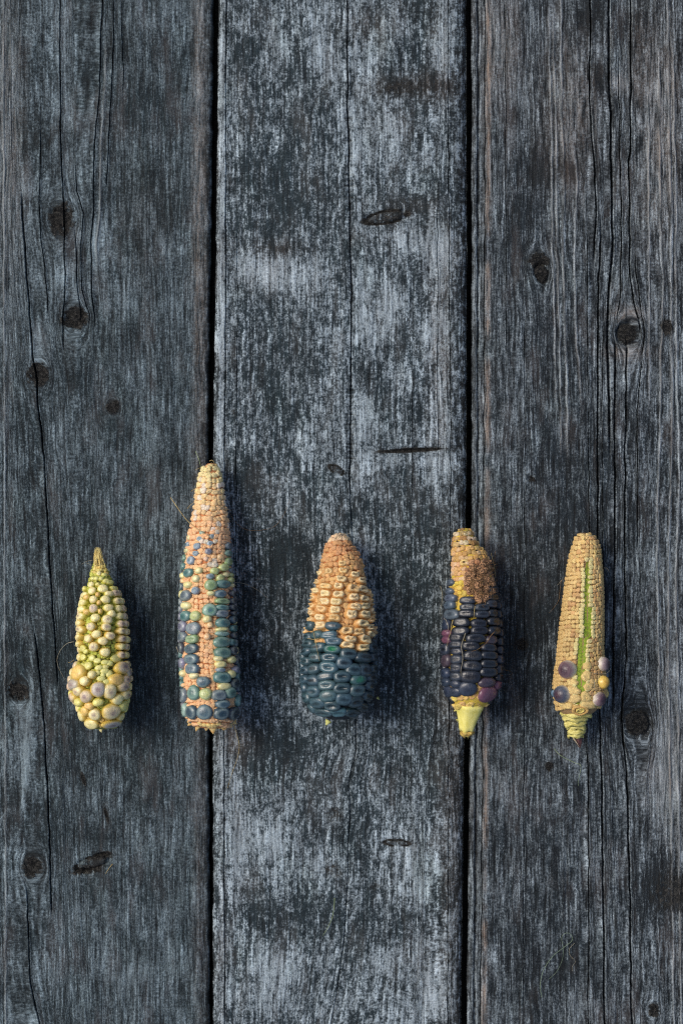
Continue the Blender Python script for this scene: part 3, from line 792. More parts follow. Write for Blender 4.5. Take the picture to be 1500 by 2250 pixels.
# ------------------------------------------------------------------ loose builders used on the cobs
def lathe_px(cob, name, rings, mat, seg=28, wob=0.04, jag=0.0, closed=True, flat=1.0, seed=0, lean=0.0):
    """rings: (px, py, z, radius) circles standing across the cob's length"""
    rnd = random.Random(seed); ph = [rnd.uniform(0, 6) for _ in range(4)]
    V = []; F = []
    for i, (px, py, z, r) in enumerate(rings):
        c = Wp(*ground(px, py, z), z); last = i == len(rings)-1
        for k in range(seg):
            a = 2*math.pi*k/seg
            q = r*(1+wob*math.sin(2*a+ph[0]+i*.3)+wob*math.sin(5*a+ph[1]))
            dy = jag*(rnd.uniform(-1, 1)+math.sin(4*a+ph[2])) if last else 0
            V.append(c+Vector((math.cos(a)*q*U, (dy+lean*math.cos(a+ph[3]))*U, math.sin(a)*q*U*flat)))
    for i in range(len(rings)-1):
        for k in range(seg):
            a = i*seg+k; b = i*seg+(k+1) % seg; F.append((a, a+seg, b+seg, b))
    F.append(tuple(range(seg)))
    if closed: F.append(tuple(reversed(range((len(rings)-1)*seg, len(rings)*seg))))
    return cob.part(name, V, F, mat)
def flake(cob, name, px, py, z, ln, wd, ang, lift, mat, curl=0.4, seed=0, thick=0.8):
    """a small pointed papery scale with real thickness, its root at (px, py, z)"""
    rnd = random.Random(seed); n = 6; V = []; F = []
    c = Wp(*ground(px, py, z), z)
    d = Vector((math.sin(ang), math.cos(ang), 0)); sd = Vector((math.cos(ang), -math.sin(ang), 0))
    for i in range(n+1):
        t = i/n; w_ = wd*(1-t**2.2)*(0.9+0.3*rnd.random()) if i < n else 0.15*wd
        zz = lift*t-curl*ln*t*t*0.3
        for s_, e in ((-1, 0), (-.45, .25), (.45, .25), (1, 0)):
            for h in (0, 1):
                V.append(c+(d*ln*t+sd*s_*w_*0.5+Vector((0, 0, zz+e*wd*0.5-h*thick)))*U)
    for i in range(n):
        o = i*8; p = o+8
        for k in range(3):
            F.append((o+2*k, o+2*k+2, p+2*k+2, p+2*k)); F.append((o+2*k+1, p+2*k+1, p+2*k+3, o+2*k+3))
        F.append((o, p, p+1, o+1)); F.append((o+6, o+7, p+7, p+6))
    F.append((0, 1, 3, 2)); F.append((2, 3, 5, 4)); F.append((4, 5, 7, 6))
    o = n*8; F.append((o, o+2, o+3, o+1)); F.append((o+2, o+4, o+5, o+3)); F.append((o+4, o+6, o+7, o+5))
    return cob.part(name, V, F, mat)

# ================================================================== cob 1: small pale green-yellow cob
Z1 = lambda X, Y: (100+X/4.891, 1180+Y/4.891)
c1 = Cob('short pale green-yellow corn cob with round cream kernels and a pointed hairy tip, far left',
         [(1214, 214.5, 5), (1241, 219.5, 16), (1262, 220.6, 25), (1282, 220.8, 35), (1303, 222.5, 45), (1323, 223.7, 52), (1364, 224.5, 59),
          (1405, 226.5, 61), (1436, 227, 58), (1452, 226, 60), (1466, 222.7, 68), (1490, 220, 73), (1507, 218.8, 74), (1527, 219.6, 71),
          (1558, 223.7, 59), (1589, 223.5, 45), (1603, 224.5, 30)],
         rc=[(1214, .95), (1262, .90), (1290, .76), (1450, .74), (1500, .74), (1600, .80)])
k1 = kernel_material('kernel_cream', lin(198, 190, 84), lin(134, 112, 112), rough=0.42, spot_r=(0.05, 0.42), lo=0.30, hi=0.72, streak=0.12, sss=0.15, rk=.38)
k1o = kernel_material('kernel_cream_orange_root', lin(206, 178, 84), lin(134, 112, 112), rough=0.42, spot_r=(0.05, 0.6), lo=0.32, hi=0.78, streak=0.12, sss=0.15, rk=.42)
ch1 = chaff_material('green_chaff', lin(118, 118, 34), sss=0.1)
c1.core(ch1, inset=4, seed=2)
CREAM = cl((232, 218, 156), 0.0); CREAMS = cl((226, 210, 158), 0.75); LIL = cl((212, 190, 156), 0.9); GREY = cl((180, 172, 158), 0.8)
GOLD = cl((222, 186, 108), 0.0); LIME = cl((218, 212, 130), 0.0)
for X, Y, r, ry, c in [
    (485, 505, 38, 36, CREAM), (495, 570, 46, 44, CREAM), (510, 660, 48, 44, CREAM), (510, 765, 54, 50, LIL), (530, 862, 56, 48, CREAM),
    (480, 960, 52, 50, CREAMS), (545, 1040, 57, 50, CREAM), (450, 1090, 47, 50, CREAM), (512, 1183, 58, 54, CREAMS),
    (620, 545, 58, 52, CREAM), (695, 600, 44, 38, CREAM), (650, 665, 56, 46, CREAM), (685, 755, 52, 46, CREAM), (722, 820, 44, 42, CREAM),
    (670, 880, 60, 50, CREAMS), (660, 965, 58, 46, CREAMS), (700, 1060, 54, 50, CREAMS), (620, 1120, 58, 50, CREAM), (645, 1240, 58, 52, CREAM),
    (575, 385, 28, 30, CREAM), (660, 465, 34, 32, LIME), (600, 440, 30, 26, LIME), (545, 440, 30, 26, LIME), (705, 480, 34, 30, LIME), (505, 440, 30, 26, LIME),
    (640, 400, 28, 24, LIME), (560, 500, 30, 24, LIME), (750, 545, 40, 34, LIME), (560, 610, 28, 30, GOLD), (590, 790, 26, 34, GOLD), (575, 700, 26, 30, GOLD),
    (400, 550, 36, 34, LIME), (405, 612, 40, 34, CREAM), (385, 695, 42, 38, CREAM), (370, 770, 48, 44, CREAM), (358, 850, 52, 44, CREAMS),
    (340, 925, 46, 42, CREAM), (355, 990, 52, 42, CREAMS), (335, 1075, 44, 40, CREAM), (335, 1150, 44, 40, CREAM), (430, 640, 34, 34, GOLD), (430, 800, 36, 36, GOLD),
    (330, 1445, 80, 82, GOLD), (410, 1545, 56, 56, CREAM), (495, 1475, 52, 46, CREAM), (285, 1585, 66, 66, GREY), (335, 1662, 56, 60, CREAMS),
    (425, 1722, 74, 70, LIL), (272, 1735, 50, 60, LIL), (568, 1640, 80, 86, GREY), (702, 1665, 66, 90, CREAMS), (785, 1535, 68, 70, GOLD),
    (855, 1392, 66, 72, LIL), (910, 1450, 46, 56, GREY), (882, 1530, 54, 56, LIL), (855, 1610, 60, 60, LIL), (882, 1705, 62, 58, CREAMS),
    (788, 1758, 52, 62, CREAM), (860, 1822, 58, 64, LIME), (462, 1822, 58, 44, GOLD), (562, 1790, 62, 44, LIME), (412, 1885, 46, 56, GOLD),
    (525, 1915, 70, 66, CREAMS), (722, 1892, 88, 86, CREAMS), (830, 1940, 48, 48, CREAM), (368, 1935, 52, 66, CREAM), (482, 2028, 76, 66, CREAM),
    (722, 2030, 82, 50, GREY), (340, 1790, 44, 50, LIME), (640, 1440, 44, 40, LIME), (645, 1340, 46, 30, LIME), (560, 1325, 44, 30, LIME), (500, 1300, 40, 36, LIME),
    (455, 1378, 44, 46, LIME), (395, 1390, 34, 40, LIME), (400, 1290, 36, 36, LIME), (398, 1200, 38, 38, LIME), (575, 1400, 42, 34, LIME), (690, 1470, 38, 42, LIME),
    (600, 1520, 46, 34, LIME), (660, 1555, 40, 36, LIME), (765, 1300, 48, 50, LIME), (695, 1350, 34, 34, LIME), (430, 1230, 30, 28, LIME), (650, 1390, 34, 26, LIME),
    (560, 1460, 34, 30, LIME), (620, 1480, 30, 26, LIME)]:
    px, py = Z1(X, Y); low = 0.93 if (c is LIME and Y > 1100 and Y < 1600) else 1.0
    if 1360 < py: m_ = k1o
    else: m_ = k1
    if c is LIME: m_ = k1
    R_ = c1.R(py)
    c1.kernel(px, py, r/4.891*(1.0 if py < 1450 else 1.03), ry/4.891*(1.0 if py < 1450 else 1.03), 'round', m_, jit(c, .07), top=low*(0.95 if low < 1 else 1), root=0.50 if low == 1 else 0.66, rt=0.95)
# long-sided kernels down the right flank, and more round the far sides
for i in range(12):
    y = 1303+i*17.0
    for th in (1.02, 1.40, 1.78):
        if y > 1440 and th < 1.1: continue
        yy = y+random.uniform(-1, 1)
        if c1.free(yy, th, 13, 8, 0.75):
            c1.placed.append((yy, th, 12, 8.5, c1.R(yy)))
            c1.add(random.choice(SHAPES['round']), k1o if i > 4 else k1, yy, th, c1.R(yy)*.42, c1.R(yy)*1.0, 12, 8.8, 'kernel', jit(random.choice([CREAM, CREAM, LIL, CREAMS]), .08), 0, 0)
for i in range(18):
    y = 1295+i*16.5
    for th in (-1.22, -1.65, 1.3, 1.7):
        if c1.free(y, th, 15, 14, 0.8):
            c1.placed.append((y, th, 12, 10, c1.R(y)))
            c1.add(random.choice(SHAPES['round']), k1, y, th, c1.R(y)*.5, c1.R(y)*0.98, 12, 10, 'kernel', jit(random.choice([CREAM, LIME, LIL]), .08), 0, 0)
c1.chaff(ch1, 1240, 1598, 10, lambda y, th, R: jit(cl((222, 198, 112) if y < 1262 else (186, 190, 84) if y < 1570 else (206, 178, 100)), .15), rise=6, thmax=1.6, keep=260, k=0.45, jit=.25)
tp = []
for i in range(120):
    a = random.uniform(-1, 1); y0 = random.uniform(1222, 1262); z0 = c1.zt+(y0-1222)*.35*math.sqrt(1-a*a*.9)+random.uniform(-1, 4); x0 = 218.5+a*(7+(y0-1222)*.33)
    x1 = 213+a*4+random.uniform(-4, 4); y1 = random.uniform(1202, 1230)
    tp.append([(x0, y0, z0+3), ((x0+x1)/2+random.uniform(-3, 3), (y0+y1)/2, z0+4+random.uniform(-2, 3)), (x1, y1, max(3, z0+random.uniform(-5, 3)))])
V, F = tube_data(tp, 0.8); c1.part('silk_tuft', V, F, plain_material('pale_gold_silk', lin(214, 190, 112), lin(238, 222, 150), 300))['kind'] = 'stuff'
c1.thread([(204, 1232, c1.zt), (192, 1233, c1.zt), (180, 1240, c1.zt-4)], m_silk_pale, .5)
c1.thread([(202, 1243, c1.zt), (196, 1239, c1.zt+2), (189, 1237, c1.zt)], m_silk_pale, .5)
flake(c1, 'husk_flake', 221, 1600, 14, 10, 8, 2.9, 1, plain_material('dry_husk', lin(190, 180, 120), lin(220, 208, 150), 600), seed=3)

# ================================================================== cob 2: tall slender orange cob with beads of colour
Z2 = lambda X, Y: (340+X/6.25, 1000+Y/6.25)
c2 = Cob('tallest, slimmest corn cob, peach orange with scattered teal, blue and cream kernels',
         [(1019, 464, 13), (1027, 463, 21), (1045, 462, 27), (1070, 462, 32), (1102, 462, 36), (1140, 462, 42), (1165, 459.5, 47), (1200, 457, 54),
          (1240, 456, 59), (1280, 456, 63), (1320, 456.5, 66), (1400, 456.5, 68), (1480, 461, 69), (1540, 463, 69), (1570, 463, 65), (1588, 464, 50), (1602, 466, 24)],
         rc=[(1019, 1), (1170, .98), (1210, .90), (1300, .86), (1560, .86), (1585, .95), (1602, 1)])
K2M = kernel_material('kernel_bead', lin(218, 150, 98), lin(34, 58, 66), rough=0.30, spot_r=(0.15, 0.62), lo=0.10, hi=0.42, streak=0.25, sss=0.12, rim=lin(168, 182, 168), rim_k=.28)
K2R = kernel_material('kernel_bead_ringed', lin(218, 150, 98), lin(74, 106, 112), rough=0.30, spot_r=(0.12, 0.5), lo=0.10, hi=0.42, streak=0.2, sss=0.12, rim=lin(206, 214, 210))
ch2 = chaff_material('peach_chaff', lin(200, 128, 72), sss=0.1)
c2.core(ch2, inset=5, seed=3)
COL2 = dict(cr=cl((224, 214, 156)), cy=cl((220, 210, 144)), co=cl((232, 192, 140)), pk=cl((222, 184, 156)), yg=cl((178, 188, 122), .2), gr=cl((132, 156, 108), .3),
            pt=cl((136, 164, 150), .3), te=cl((78, 120, 118), .5), tg=cl((94, 128, 114), .55), sg=cl((104, 132, 118), .35), bg=cl((132, 148, 156), .5),
            sl=cl((106, 118, 126), .4), lv=cl((122, 122, 140), .4), bl=cl((80, 102, 114), .45), db=cl((56, 76, 88), .55), dp=cl((60, 62, 72), .4), nv=cl((26, 36, 50), .5),
            ri=cl((128, 146, 162), .9), cream=cl((222, 214, 170)), tc=cl((110, 148, 124), 1.0))
L2 = [(465, 1125, 40, 38, 'cr'), (650, 1060, 40, 36, 'pt'), (790, 1110, 40, 36, 'bg'), (615, 1145, 44, 42, 'ri'), (508, 945, 34, 34, 'pt'), (510, 865, 30, 30, 'co'),
      (760, 1210, 44, 42, 'ri'), (445, 1225, 42, 40, 'ri'), (575, 1245, 52, 46, 'ri'), (560, 1345, 44, 42, 'ri'), (740, 1320, 48, 44, 'lv'), (430, 1310, 40, 38, 'cr'),
      (380, 1410, 54, 50, 'tg'), (485, 1440, 54, 56, 'ri'), (705, 1420, 38, 36, 'pk'), (905, 1400, 42, 40, 'co'), (1020, 1245, 50, 48, 'sl'), (1025, 1345, 54, 46, 'sg'),
      (1030, 1460, 56, 58, 'gr'), (965, 1540, 58, 54, 'yg'), (375, 1525, 56, 54, 'te'), (445, 1615, 64, 64, 'te'), (600, 1580, 52, 48, 'cy'), (830, 1585, 58, 48, 'yg'),
      (765, 1660, 54, 42, 'bg'), (560, 1690, 54, 52, 'cr'), (910, 1680, 54, 48, 'yg'), (985, 1640, 38, 38, 'cr'), (1065, 1580, 44, 40, 'sl'), (1065, 1650, 42, 36, 'yg'),
      (365, 1655, 46, 44, 'cr'), (370, 1730, 40, 38, 'co'), (440, 1775, 54, 50, 'cy'), (775, 1780, 86, 74, 'gr'), (960, 1768, 82, 62, 'te'), (1060, 1715, 46, 44, 'yg'),
      (550, 1855, 54, 52, 'ri'), (775, 1892, 54, 36, 'cr'), (1080, 1790, 40, 34, 'cr'), (405, 1925, 72, 74, 'sl'), (915, 1905, 74, 56, 'bl'), (1082, 1900, 50, 48, 'dp')]
L3 = [(410, 190, 62, 56, 'cr'), (405, 335, 72, 72, 'te'), (548, 335, 74, 70, 'yg'), (760, 250, 100, 86, 'tc'), (718, 375, 64, 50, 'cy'), (760, 455, 44, 40, 'co'),
      (945, 130, 84, 42, 'gr'), (940, 215, 82, 40, 'te'), (938, 298, 78, 52, 'sl'), (1085, 125, 58, 48, 'dp'), (1085, 215, 58, 46, 'dp'), (950, 430, 90, 66, 'te'),
      (1095, 385, 60, 58, 'db'), (1098, 300, 58, 40, 'dp'), (935, 515, 76, 28, 'cy'), (940, 575, 82, 38, 'pt'), (1095, 500, 60, 50, 'te'), (1100, 595, 54, 48, 'dp'),
      (515, 500, 98, 88, 'sl'), (362, 475, 66, 74, 'lv'), (362, 620, 66, 74, 'sl'), (500, 655, 88, 58, 'gr'), (348, 775, 50, 80, 'dp'), (488, 785, 94, 72, 'db'),
      (720, 615, 50, 48, 'co'), (490, 930, 94, 68, 'bl'), (500, 1058, 90, 70, 'bl'), (355, 985, 50, 80, 'lv'), (935, 690, 110, 74, 'tg'), (948, 838, 100, 76, 'tg'),
      (1072, 695, 46, 50, 'te'), (1098, 810, 60, 62, 'dp'), (885, 915, 60, 44, 'cr'), (915, 1000, 68, 46, 'cy'), (915, 1075, 64, 32, 'bg'), (1072, 930, 50, 48, 'cy'),
      (1140, 950, 44, 60, 'dp'), (365, 1120, 42, 46, 'cr'), (525, 1155, 64, 48, 'cr'), (660, 1243, 90, 78, 'bl'), (940, 1182, 106, 78, 'te'), (1065, 1132, 52, 56, 'cy'),
      (1130, 1075, 50, 52, 'lv'), (972, 1298, 78, 54, 'cy'), (1112, 1262, 66, 72, 'nv'), (520, 1388, 88, 96, 'tg'), (697, 1402, 84, 80, 'yg'), (892, 1425, 92, 74, 'sl'),
      (1052, 1388, 68, 80, 'tg'), (380, 1420, 48, 94, 'sl'), (945, 1550, 92, 60, 'bl'), (390, 1288, 28, 30, 'co'), (1162, 1500, 42, 84, 'te'), (395, 1625, 46, 92, 'pt'),
      (490, 1662, 78, 96, 'db'), (677, 1662, 108, 100, 'bl'), (927, 1682, 98, 80, 'db'), (1102, 1680, 78, 92, 'nv')]
for X, Y, a, b, c in L2+[(q[0], q[1]+1875, q[2], q[3], q[4]) for q in L3]:
    px, py = Z2(X, Y); R_ = c2.R(py)
    small = max(a, b) < 46
    c2.kernel(px, py, a/6.25*1.03, b/6.25*1.04, 'round' if max(a, b) < 66 or a/b < 1.2 else random.choice(['round', 'block']), K2R if c in ('ri', 'tc') else K2M, jit(COL2[c], .08),
              top=0.96 if small else 1.0, root=0.62, spin=random.uniform(-.06, .06), rt=0.93)
for i in range(40):
    y = 1265+i*8.2
    for th in (-1.45, -1.85, 1.42, 1.82):
        if c2.free(y, th, 10, 8, 0.95):
            c2.placed.append((y, th, 11, 8.5, c2.R(y)))
            c2.add(random.choice(SHAPES['block']), K2M, y, th, c2.R(y)*.6, c2.R(y)*0.98, 11.5, 9, 'kernel', jit(COL2[random.choice(['dp', 'sl', 'te', 'db', 'cy', 'lv'])], .1), 0, 0)
def col_c2(y, th, R):
    t = min(1, max(0, (y-1030)/130.))
    a = (232, 214, 154); b = (236, 188, 138)
    base = tuple(a[i]*(1-t)+b[i]*t for i in range(3))
    if random.random() < 0.12 and 1050 < y < 1260: base = (226, 212, 190)
    if y > 1585: base = (222, 196, 128)
    return jit(cl(base), .10)
c2.chaff(ch2, 1022, 1170, 12.2, col_c2, rise=6.0, thmax=1.6, keep=120, k=0.62, jit=.09, aspect=1.0)
c2.chaff(ch2, 1172, 1600, 10.8, col_c2, rise=6.0, thmax=1.7, keep=180, k=0.62, jit=.09, aspect=1.0)
hm = plain_material('cob_bract', lin(200, 150, 84), lin(226, 206, 140), 500)
for i in range(22):
    t = (i+.5)/22*math.pi*1.15-0.58*math.pi
    px = 465+40*math.sin(t); z = c2.zb+24*math.cos(t)
    flake(c2, 'base_bract', px, 1577+15*math.cos(t)+random.uniform(-3, 3), max(4, z-6), random.uniform(9, 20), random.uniform(13, 18), math.pi-t*0.5, -3, hm, seed=i)
zt = lambda x, y, l=2: c2.top_z(x, y, l)
c2.thread([(375, 1093, 40), (392, 1118, 55), (410, 1142, zt(418, 1145, 4)), (430, 1160, zt(430, 1160, 4)), (450, 1172, zt(450, 1172, 3)), (474, 1190, zt(474, 1190, 3)), (492, 1208, zt(490, 1205, 3))], m_silk, .9)
c2.thread([(430, 992, 30), (438, 1012, 36), (442, 1030, 40), (447, 1042, zt(447, 1042))], m_silk_green, .7)
c2.thread([(430, 1033, 36), (437, 1029, 42), (446, 1026, 44)], m_silk, .5)
c2.thread([(461, 1013, 30), (466, 1011, 36), (471, 1017, 36)], m_silk, .8)
c2.thread([(420, 1080, 34), (427, 1074, 44), (432, 1070, 46)], m_silk, .5)
c2.thread([(412, 1118, 34), (418, 1110, 44), (427, 1104, 50)], m_silk, .6)
c2.thread([(482, 1119, zt(480, 1119)), (498, 1118, 62), (508, 1122, 52)], m_silk_pale, .7)
c2.thread([(490, 1208, zt(490, 1208, 3)), (491, 1222, zt(490, 1222, 4)), (489, 1235, zt(489, 1235, 4)), (485, 1245, zt(485, 1245, 3))], m_silk, .6)
c2.thread([(468, 1415, zt(468, 1415, 1)), (468.5, 1450, zt(468, 1450, 1)), (468, 1500, zt(468, 1500, 1)), (469, 1540, zt(468, 1540, 1)), (470, 1575, zt(469, 1575, 1))], m_silk, .6)
c2.thread([(388, 1421, 50), (391, 1430, 62), (396, 1445, 78), (403, 1458, 88), (405, 1465, 90), (401, 1476, 84)], m_silk_pale, .8)

# ================================================================== cob 3: broad cob, blue below and orange above
Z3 = lambda X, Y: (620+X/4.892, 1150+Y/4.892)
c3 = Cob('broad cone-shaped corn cob, slate blue kernels below and torn amber ones above, in the middle',
         [(1173, 746, 14), (1181, 745, 22), (1191, 744, 28), (1212, 748, 39), (1232, 751.5, 48), (1262, 751, 57), (1290, 750, 64), (1314, 750, 69), (1355, 750, 74),
          (1395, 747, 82), (1430, 745, 86), (1457, 744.5, 88), (1498, 743.5, 87), (1538, 742, 79), (1558, 742, 66), (1572, 743, 49), (1584, 744, 26)],
         rc=[(1173, 1), (1240, .96), (1280, .88), (1400, .86), (1585, .84)])
K3B = kernel_material('kernel_slate_blue', lin(40, 44, 48), lin(10, 18, 25), rough=0.28, spot_r=(0.12, 0.66), lo=0.02, hi=0.30, streak=0.6, sss=0.02, rim=lin(84, 106, 118), coat=0.25, rim_k=.22, slot=(.75, 1.7))
K3A = kernel_material('kernel_torn_amber', lin(204, 154, 90), lin(98, 88, 78), rough=0.6, spot_r=(0.10, 0.42), lo=0.50, hi=0.72, streak=0.1, sss=0.12, rim=lin(226, 212, 176), coat=0.05, rim_k=0.2, slot=(.7, 1.8), rk=.42)
K3G = kernel_material('kernel_green_heart', lin(40, 44, 48), lin(30, 120, 76), rough=0.4, spot_r=(0.1, 0.75), lo=0.02, hi=0.30, streak=0.4, sss=0.02, rim=lin(84, 110, 118), coat=0.1)
ch3 = chaff_material('amber_chaff', lin(190, 120, 70), sss=0.1)
c3.core(ch3, inset=6, seed=5, skin_from=1420, color=cl((30, 38, 44)))
B3 = cl((52, 74, 81), 1.0); B3d = cl((34, 50, 57), 1.0); B3l = cl((68, 92, 98), .7)
for X, Y, a, b, c in [
    (270, 1095, 60, 55, 'B'), (538, 1095, 84, 50, 'B'), (358, 1195, 58, 46, 'L'), (495, 1195, 84, 44, 'L'), (545, 1260, 90, 46, 'L'), (258, 1210, 50, 44, 'B'),
    (262, 1290, 52, 46, 'B'), (370, 1325, 74, 50, 'B'), (535, 1347, 92, 46, 'G'), (235, 1375, 54, 50, 'B'), (338, 1440, 62, 50, 'B'), (500, 1438, 92, 50, 'B'),
    (720, 1402, 88, 62, 'B'), (890, 1432, 78, 62, 'D'), (988, 1330, 58, 68, 'D'), (1000, 1440, 54, 56, 'D'), (235, 1480, 50, 48, 'B'), (670, 1500, 80, 70, 'B'),
    (325, 1562, 64, 56, 'B'), (492, 1547, 96, 62, 'L'), (778, 1572, 80, 70, 'B'), (228, 1580, 48, 48, 'B'), (905, 1575, 62, 78, 'D'), (1000, 1560, 54, 58, 'D'),
    (457, 1640, 88, 46, 'B'), (645, 1645, 90, 64, 'B'), (315, 1690, 68, 60, 'B'), (222, 1675, 46, 46, 'B'), (832, 1685, 82, 60, 'G'), (970, 1655, 54, 60, 'D'),
    (470, 1740, 90, 54, 'L'), (645, 1775, 90, 64, 'B'), (320, 1812, 68, 58, 'L'), (212, 1775, 46, 56, 'B'), (820, 1800, 82, 66, 'B'), (962, 1745, 58, 66, 'D'),
    (482, 1862, 96, 66, 'L'), (668, 1897, 86, 68, 'B'), (240, 1882, 52, 60, 'B'), (365, 1945, 76, 62, 'B'), (800, 1932, 78, 70, 'D'), (935, 1862, 56, 60, 'D'),
    (530, 1975, 86, 60, 'B'), (430, 2052, 88, 52, 'B'), (602, 2050, 84, 58, 'G2'), (762, 2055, 74, 54, 'D'), (880, 1990, 62, 56, 'D'), (300, 2005, 52, 58, 'L'), (835, 2085, 50, 38, 'D'),
    (190, 1530, 34, 50, 'B'), (190, 1630, 34, 50, 'B'), (190, 1430, 34, 50, 'B'), (1030, 1500, 40, 50, 'D'), (1020, 1620, 40, 50, 'D')]:
    px, py = Z3(X, Y)
    col = {'B': B3, 'D': B3d, 'L': B3l, 'G': cl((50, 84, 84), .9), 'G2': cl((62, 96, 100), .4)}[c]
    c3.kernel(px, py, a/4.892*1.05, b/4.892*1.08, random.choice(['dent', 'dent', 'block', 'block', 'round']), K3G if c == 'G' else K3B, jit(col[:3]+(col[3]*random.uniform(.45, 1),), .16), root=0.62, rt=0.96)
A3 = cl((224, 200, 150), .85); A3b = cl((214, 178, 120), .8)
for X, Y, a, b in [(495, 510, 44, 42), (645, 425, 46, 40), (655, 500, 48, 40), (635, 590, 60, 42), (465, 670, 60, 40), (605, 665, 50, 44), (460, 750, 54, 46), (605, 755, 62, 48),
                   (455, 835, 54, 48), (575, 840, 66, 48), (415, 915, 52, 48), (567, 925, 62, 52), (400, 1005, 50, 48), (560, 1008, 66, 46), (405, 1090, 58, 50), (785, 545, 48, 40),
                   (865, 605, 44, 42), (770, 690, 62, 54), (875, 700, 52, 48), (775, 790, 56, 50), (885, 802, 46, 42), (790, 890, 64, 46), (900, 885, 56, 44), (750, 972, 62, 58),
                   (900, 972, 54, 50), (870, 1068, 62, 50), (700, 1148, 64, 54), (830, 1162, 64, 52), (738, 1240, 70, 44), (900, 1238, 58, 56), (705, 1302, 72, 44), (882, 1332, 68, 48),
                   (315, 800, 40, 40), (312, 880, 42, 38), (308, 960, 42, 40), (398, 530, 34, 34), (365, 622, 36, 36), (358, 720, 40, 40), (300, 1032, 40, 36), (945, 752, 40, 40),
                   (968, 845, 40, 42), (978, 940, 42, 42), (968, 1030, 42, 42), (958, 1112, 42, 40), (955, 1185, 42, 36)]:
    px, py = Z3(X, Y)
    c3.kernel(px, py, a/4.892*1.05, b/4.892*1.08, 'torn', K3A, jit(random.choice([A3, A3, A3b])[:3]+(random.uniform(.1, .85),), .08), top=0.99, root=0.60, rt=0.96)
for i in range(20):
    y = 1300+i*14.0
    for th in (-1.25, -1.6, -1.95, 1.25, 1.6, 1.95):
        up = y < (1385 if th < 0 else 1405)
        if c3.free(y, th, 13, 11, 0.85):
            c3.placed.append((y, th, 13, 11, c3.R(y)))
            c3.add(random.choice(SHAPES['torn' if up else 'dent']), K3A if up else K3B, y, th, c3.R(y)*.6, c3.R(y)*0.99, 14, 11, 'kernel', jit(A3b if up else (B3 if th < 0 else B3d), .1), 0, 0)
def col_c3(y, th, R):
    t = min(1, max(0, (y-1180)/90.))
    a = (226, 194, 156) if y < 1190 else (200, 146, 102); b = (210, 166, 108)
    return jit(cl(tuple(a[i]*(1-t)+b[i]*t for i in range(3))), .14)
c3.chaff(ch3, 1176, 1432, 11.5, col_c3, rise=6.5, thmax=1.6, keep=240, k=0.60, jit=.18)
# seam near the tip and the pale scrap at the base
flake(c3, 'husk_flake', 722, 1583, 12, 12, 12, math.pi+0.5, 2, plain_material('green_husk', lin(186, 190, 90), lin(210, 208, 130), 500), seed=8)
flake(c3, 'husk_flake', 828, 1532, 22, 7, 5, 2.4, 2, bpy.data.materials['green_husk'], seed=9)
zt3 = lambda x, y, l=2: c3.top_z(x, y, l)
c3.thread([(688, 1385, zt3(688, 1385)), (691, 1400, zt3(691, 1400)), (697, 1430, zt3(697, 1430)), (702, 1452, zt3(702, 1452))], m_silk, .7)
c3.thread([(675, 1402, zt3(675, 1402)), (690, 1405, zt3(690, 1405, 3)), (702, 1402, zt3(702, 1402)), (712, 1404, zt3(712, 1404))], m_silk, .6)

# ================================================================== cob 4: black-blue cob with an eaten, browned top
Z4 = lambda X, Y: (930+X/4.5, 1140+Y/4.5)
c4 = Cob('blue-black corn cob with a browned, chewed upper end and a yellow stalk',
         [(1161, 1020, 12), (1170, 1019, 22), (1190, 1019, 30), (1218, 1031, 40), (1251, 1036, 47), (1273, 1036, 54), (1318, 1037, 64), (1362, 1037, 68),
          (1407, 1036, 72), (1473, 1036, 72), (1507, 1034.5, 67), (1530, 1034, 58), (1548, 1033, 43), (1560, 1031, 28)],
         rc=[(1161, 1), (1240, 1.0), (1280, .90), (1320, .84), (1500, .84), (1530, .93), (1560, .98)])
K4 = kernel_material('kernel_black_blue', lin(60, 50, 40), lin(7, 9, 14), rough=0.30, spot_r=(0.15, 0.7), lo=0.0, hi=0.18, streak=0.5, sss=0.0, rim=lin(56, 66, 84), coat=0.2, rim_k=.10, slot=(.75, 1.5))
K4L = kernel_material('kernel_blue_grey', lin(120, 100, 60), lin(20, 28, 44), rough=0.34, spot_r=(0.10, 0.5), lo=0.02, hi=0.30, streak=0.45, sss=0.02, coat=0.25)
ch4 = chaff_material('pale_chaff', lin(150, 106, 40), sss=0.08, mott=lin(176, 134, 84))
c4.core(chaff_material('yellow_core', lin(206, 176, 52), sss=0.1), inset=4, seed=7)
N4 = cl((29, 33, 40), .8); N4g = cl((44, 50, 59), .7); S4 = cl((74, 86, 98), .6); M4 = cl((104, 66, 82), .1); P4 = cl((62, 54, 64), .3); B4 = cl((44, 53, 68), .6)
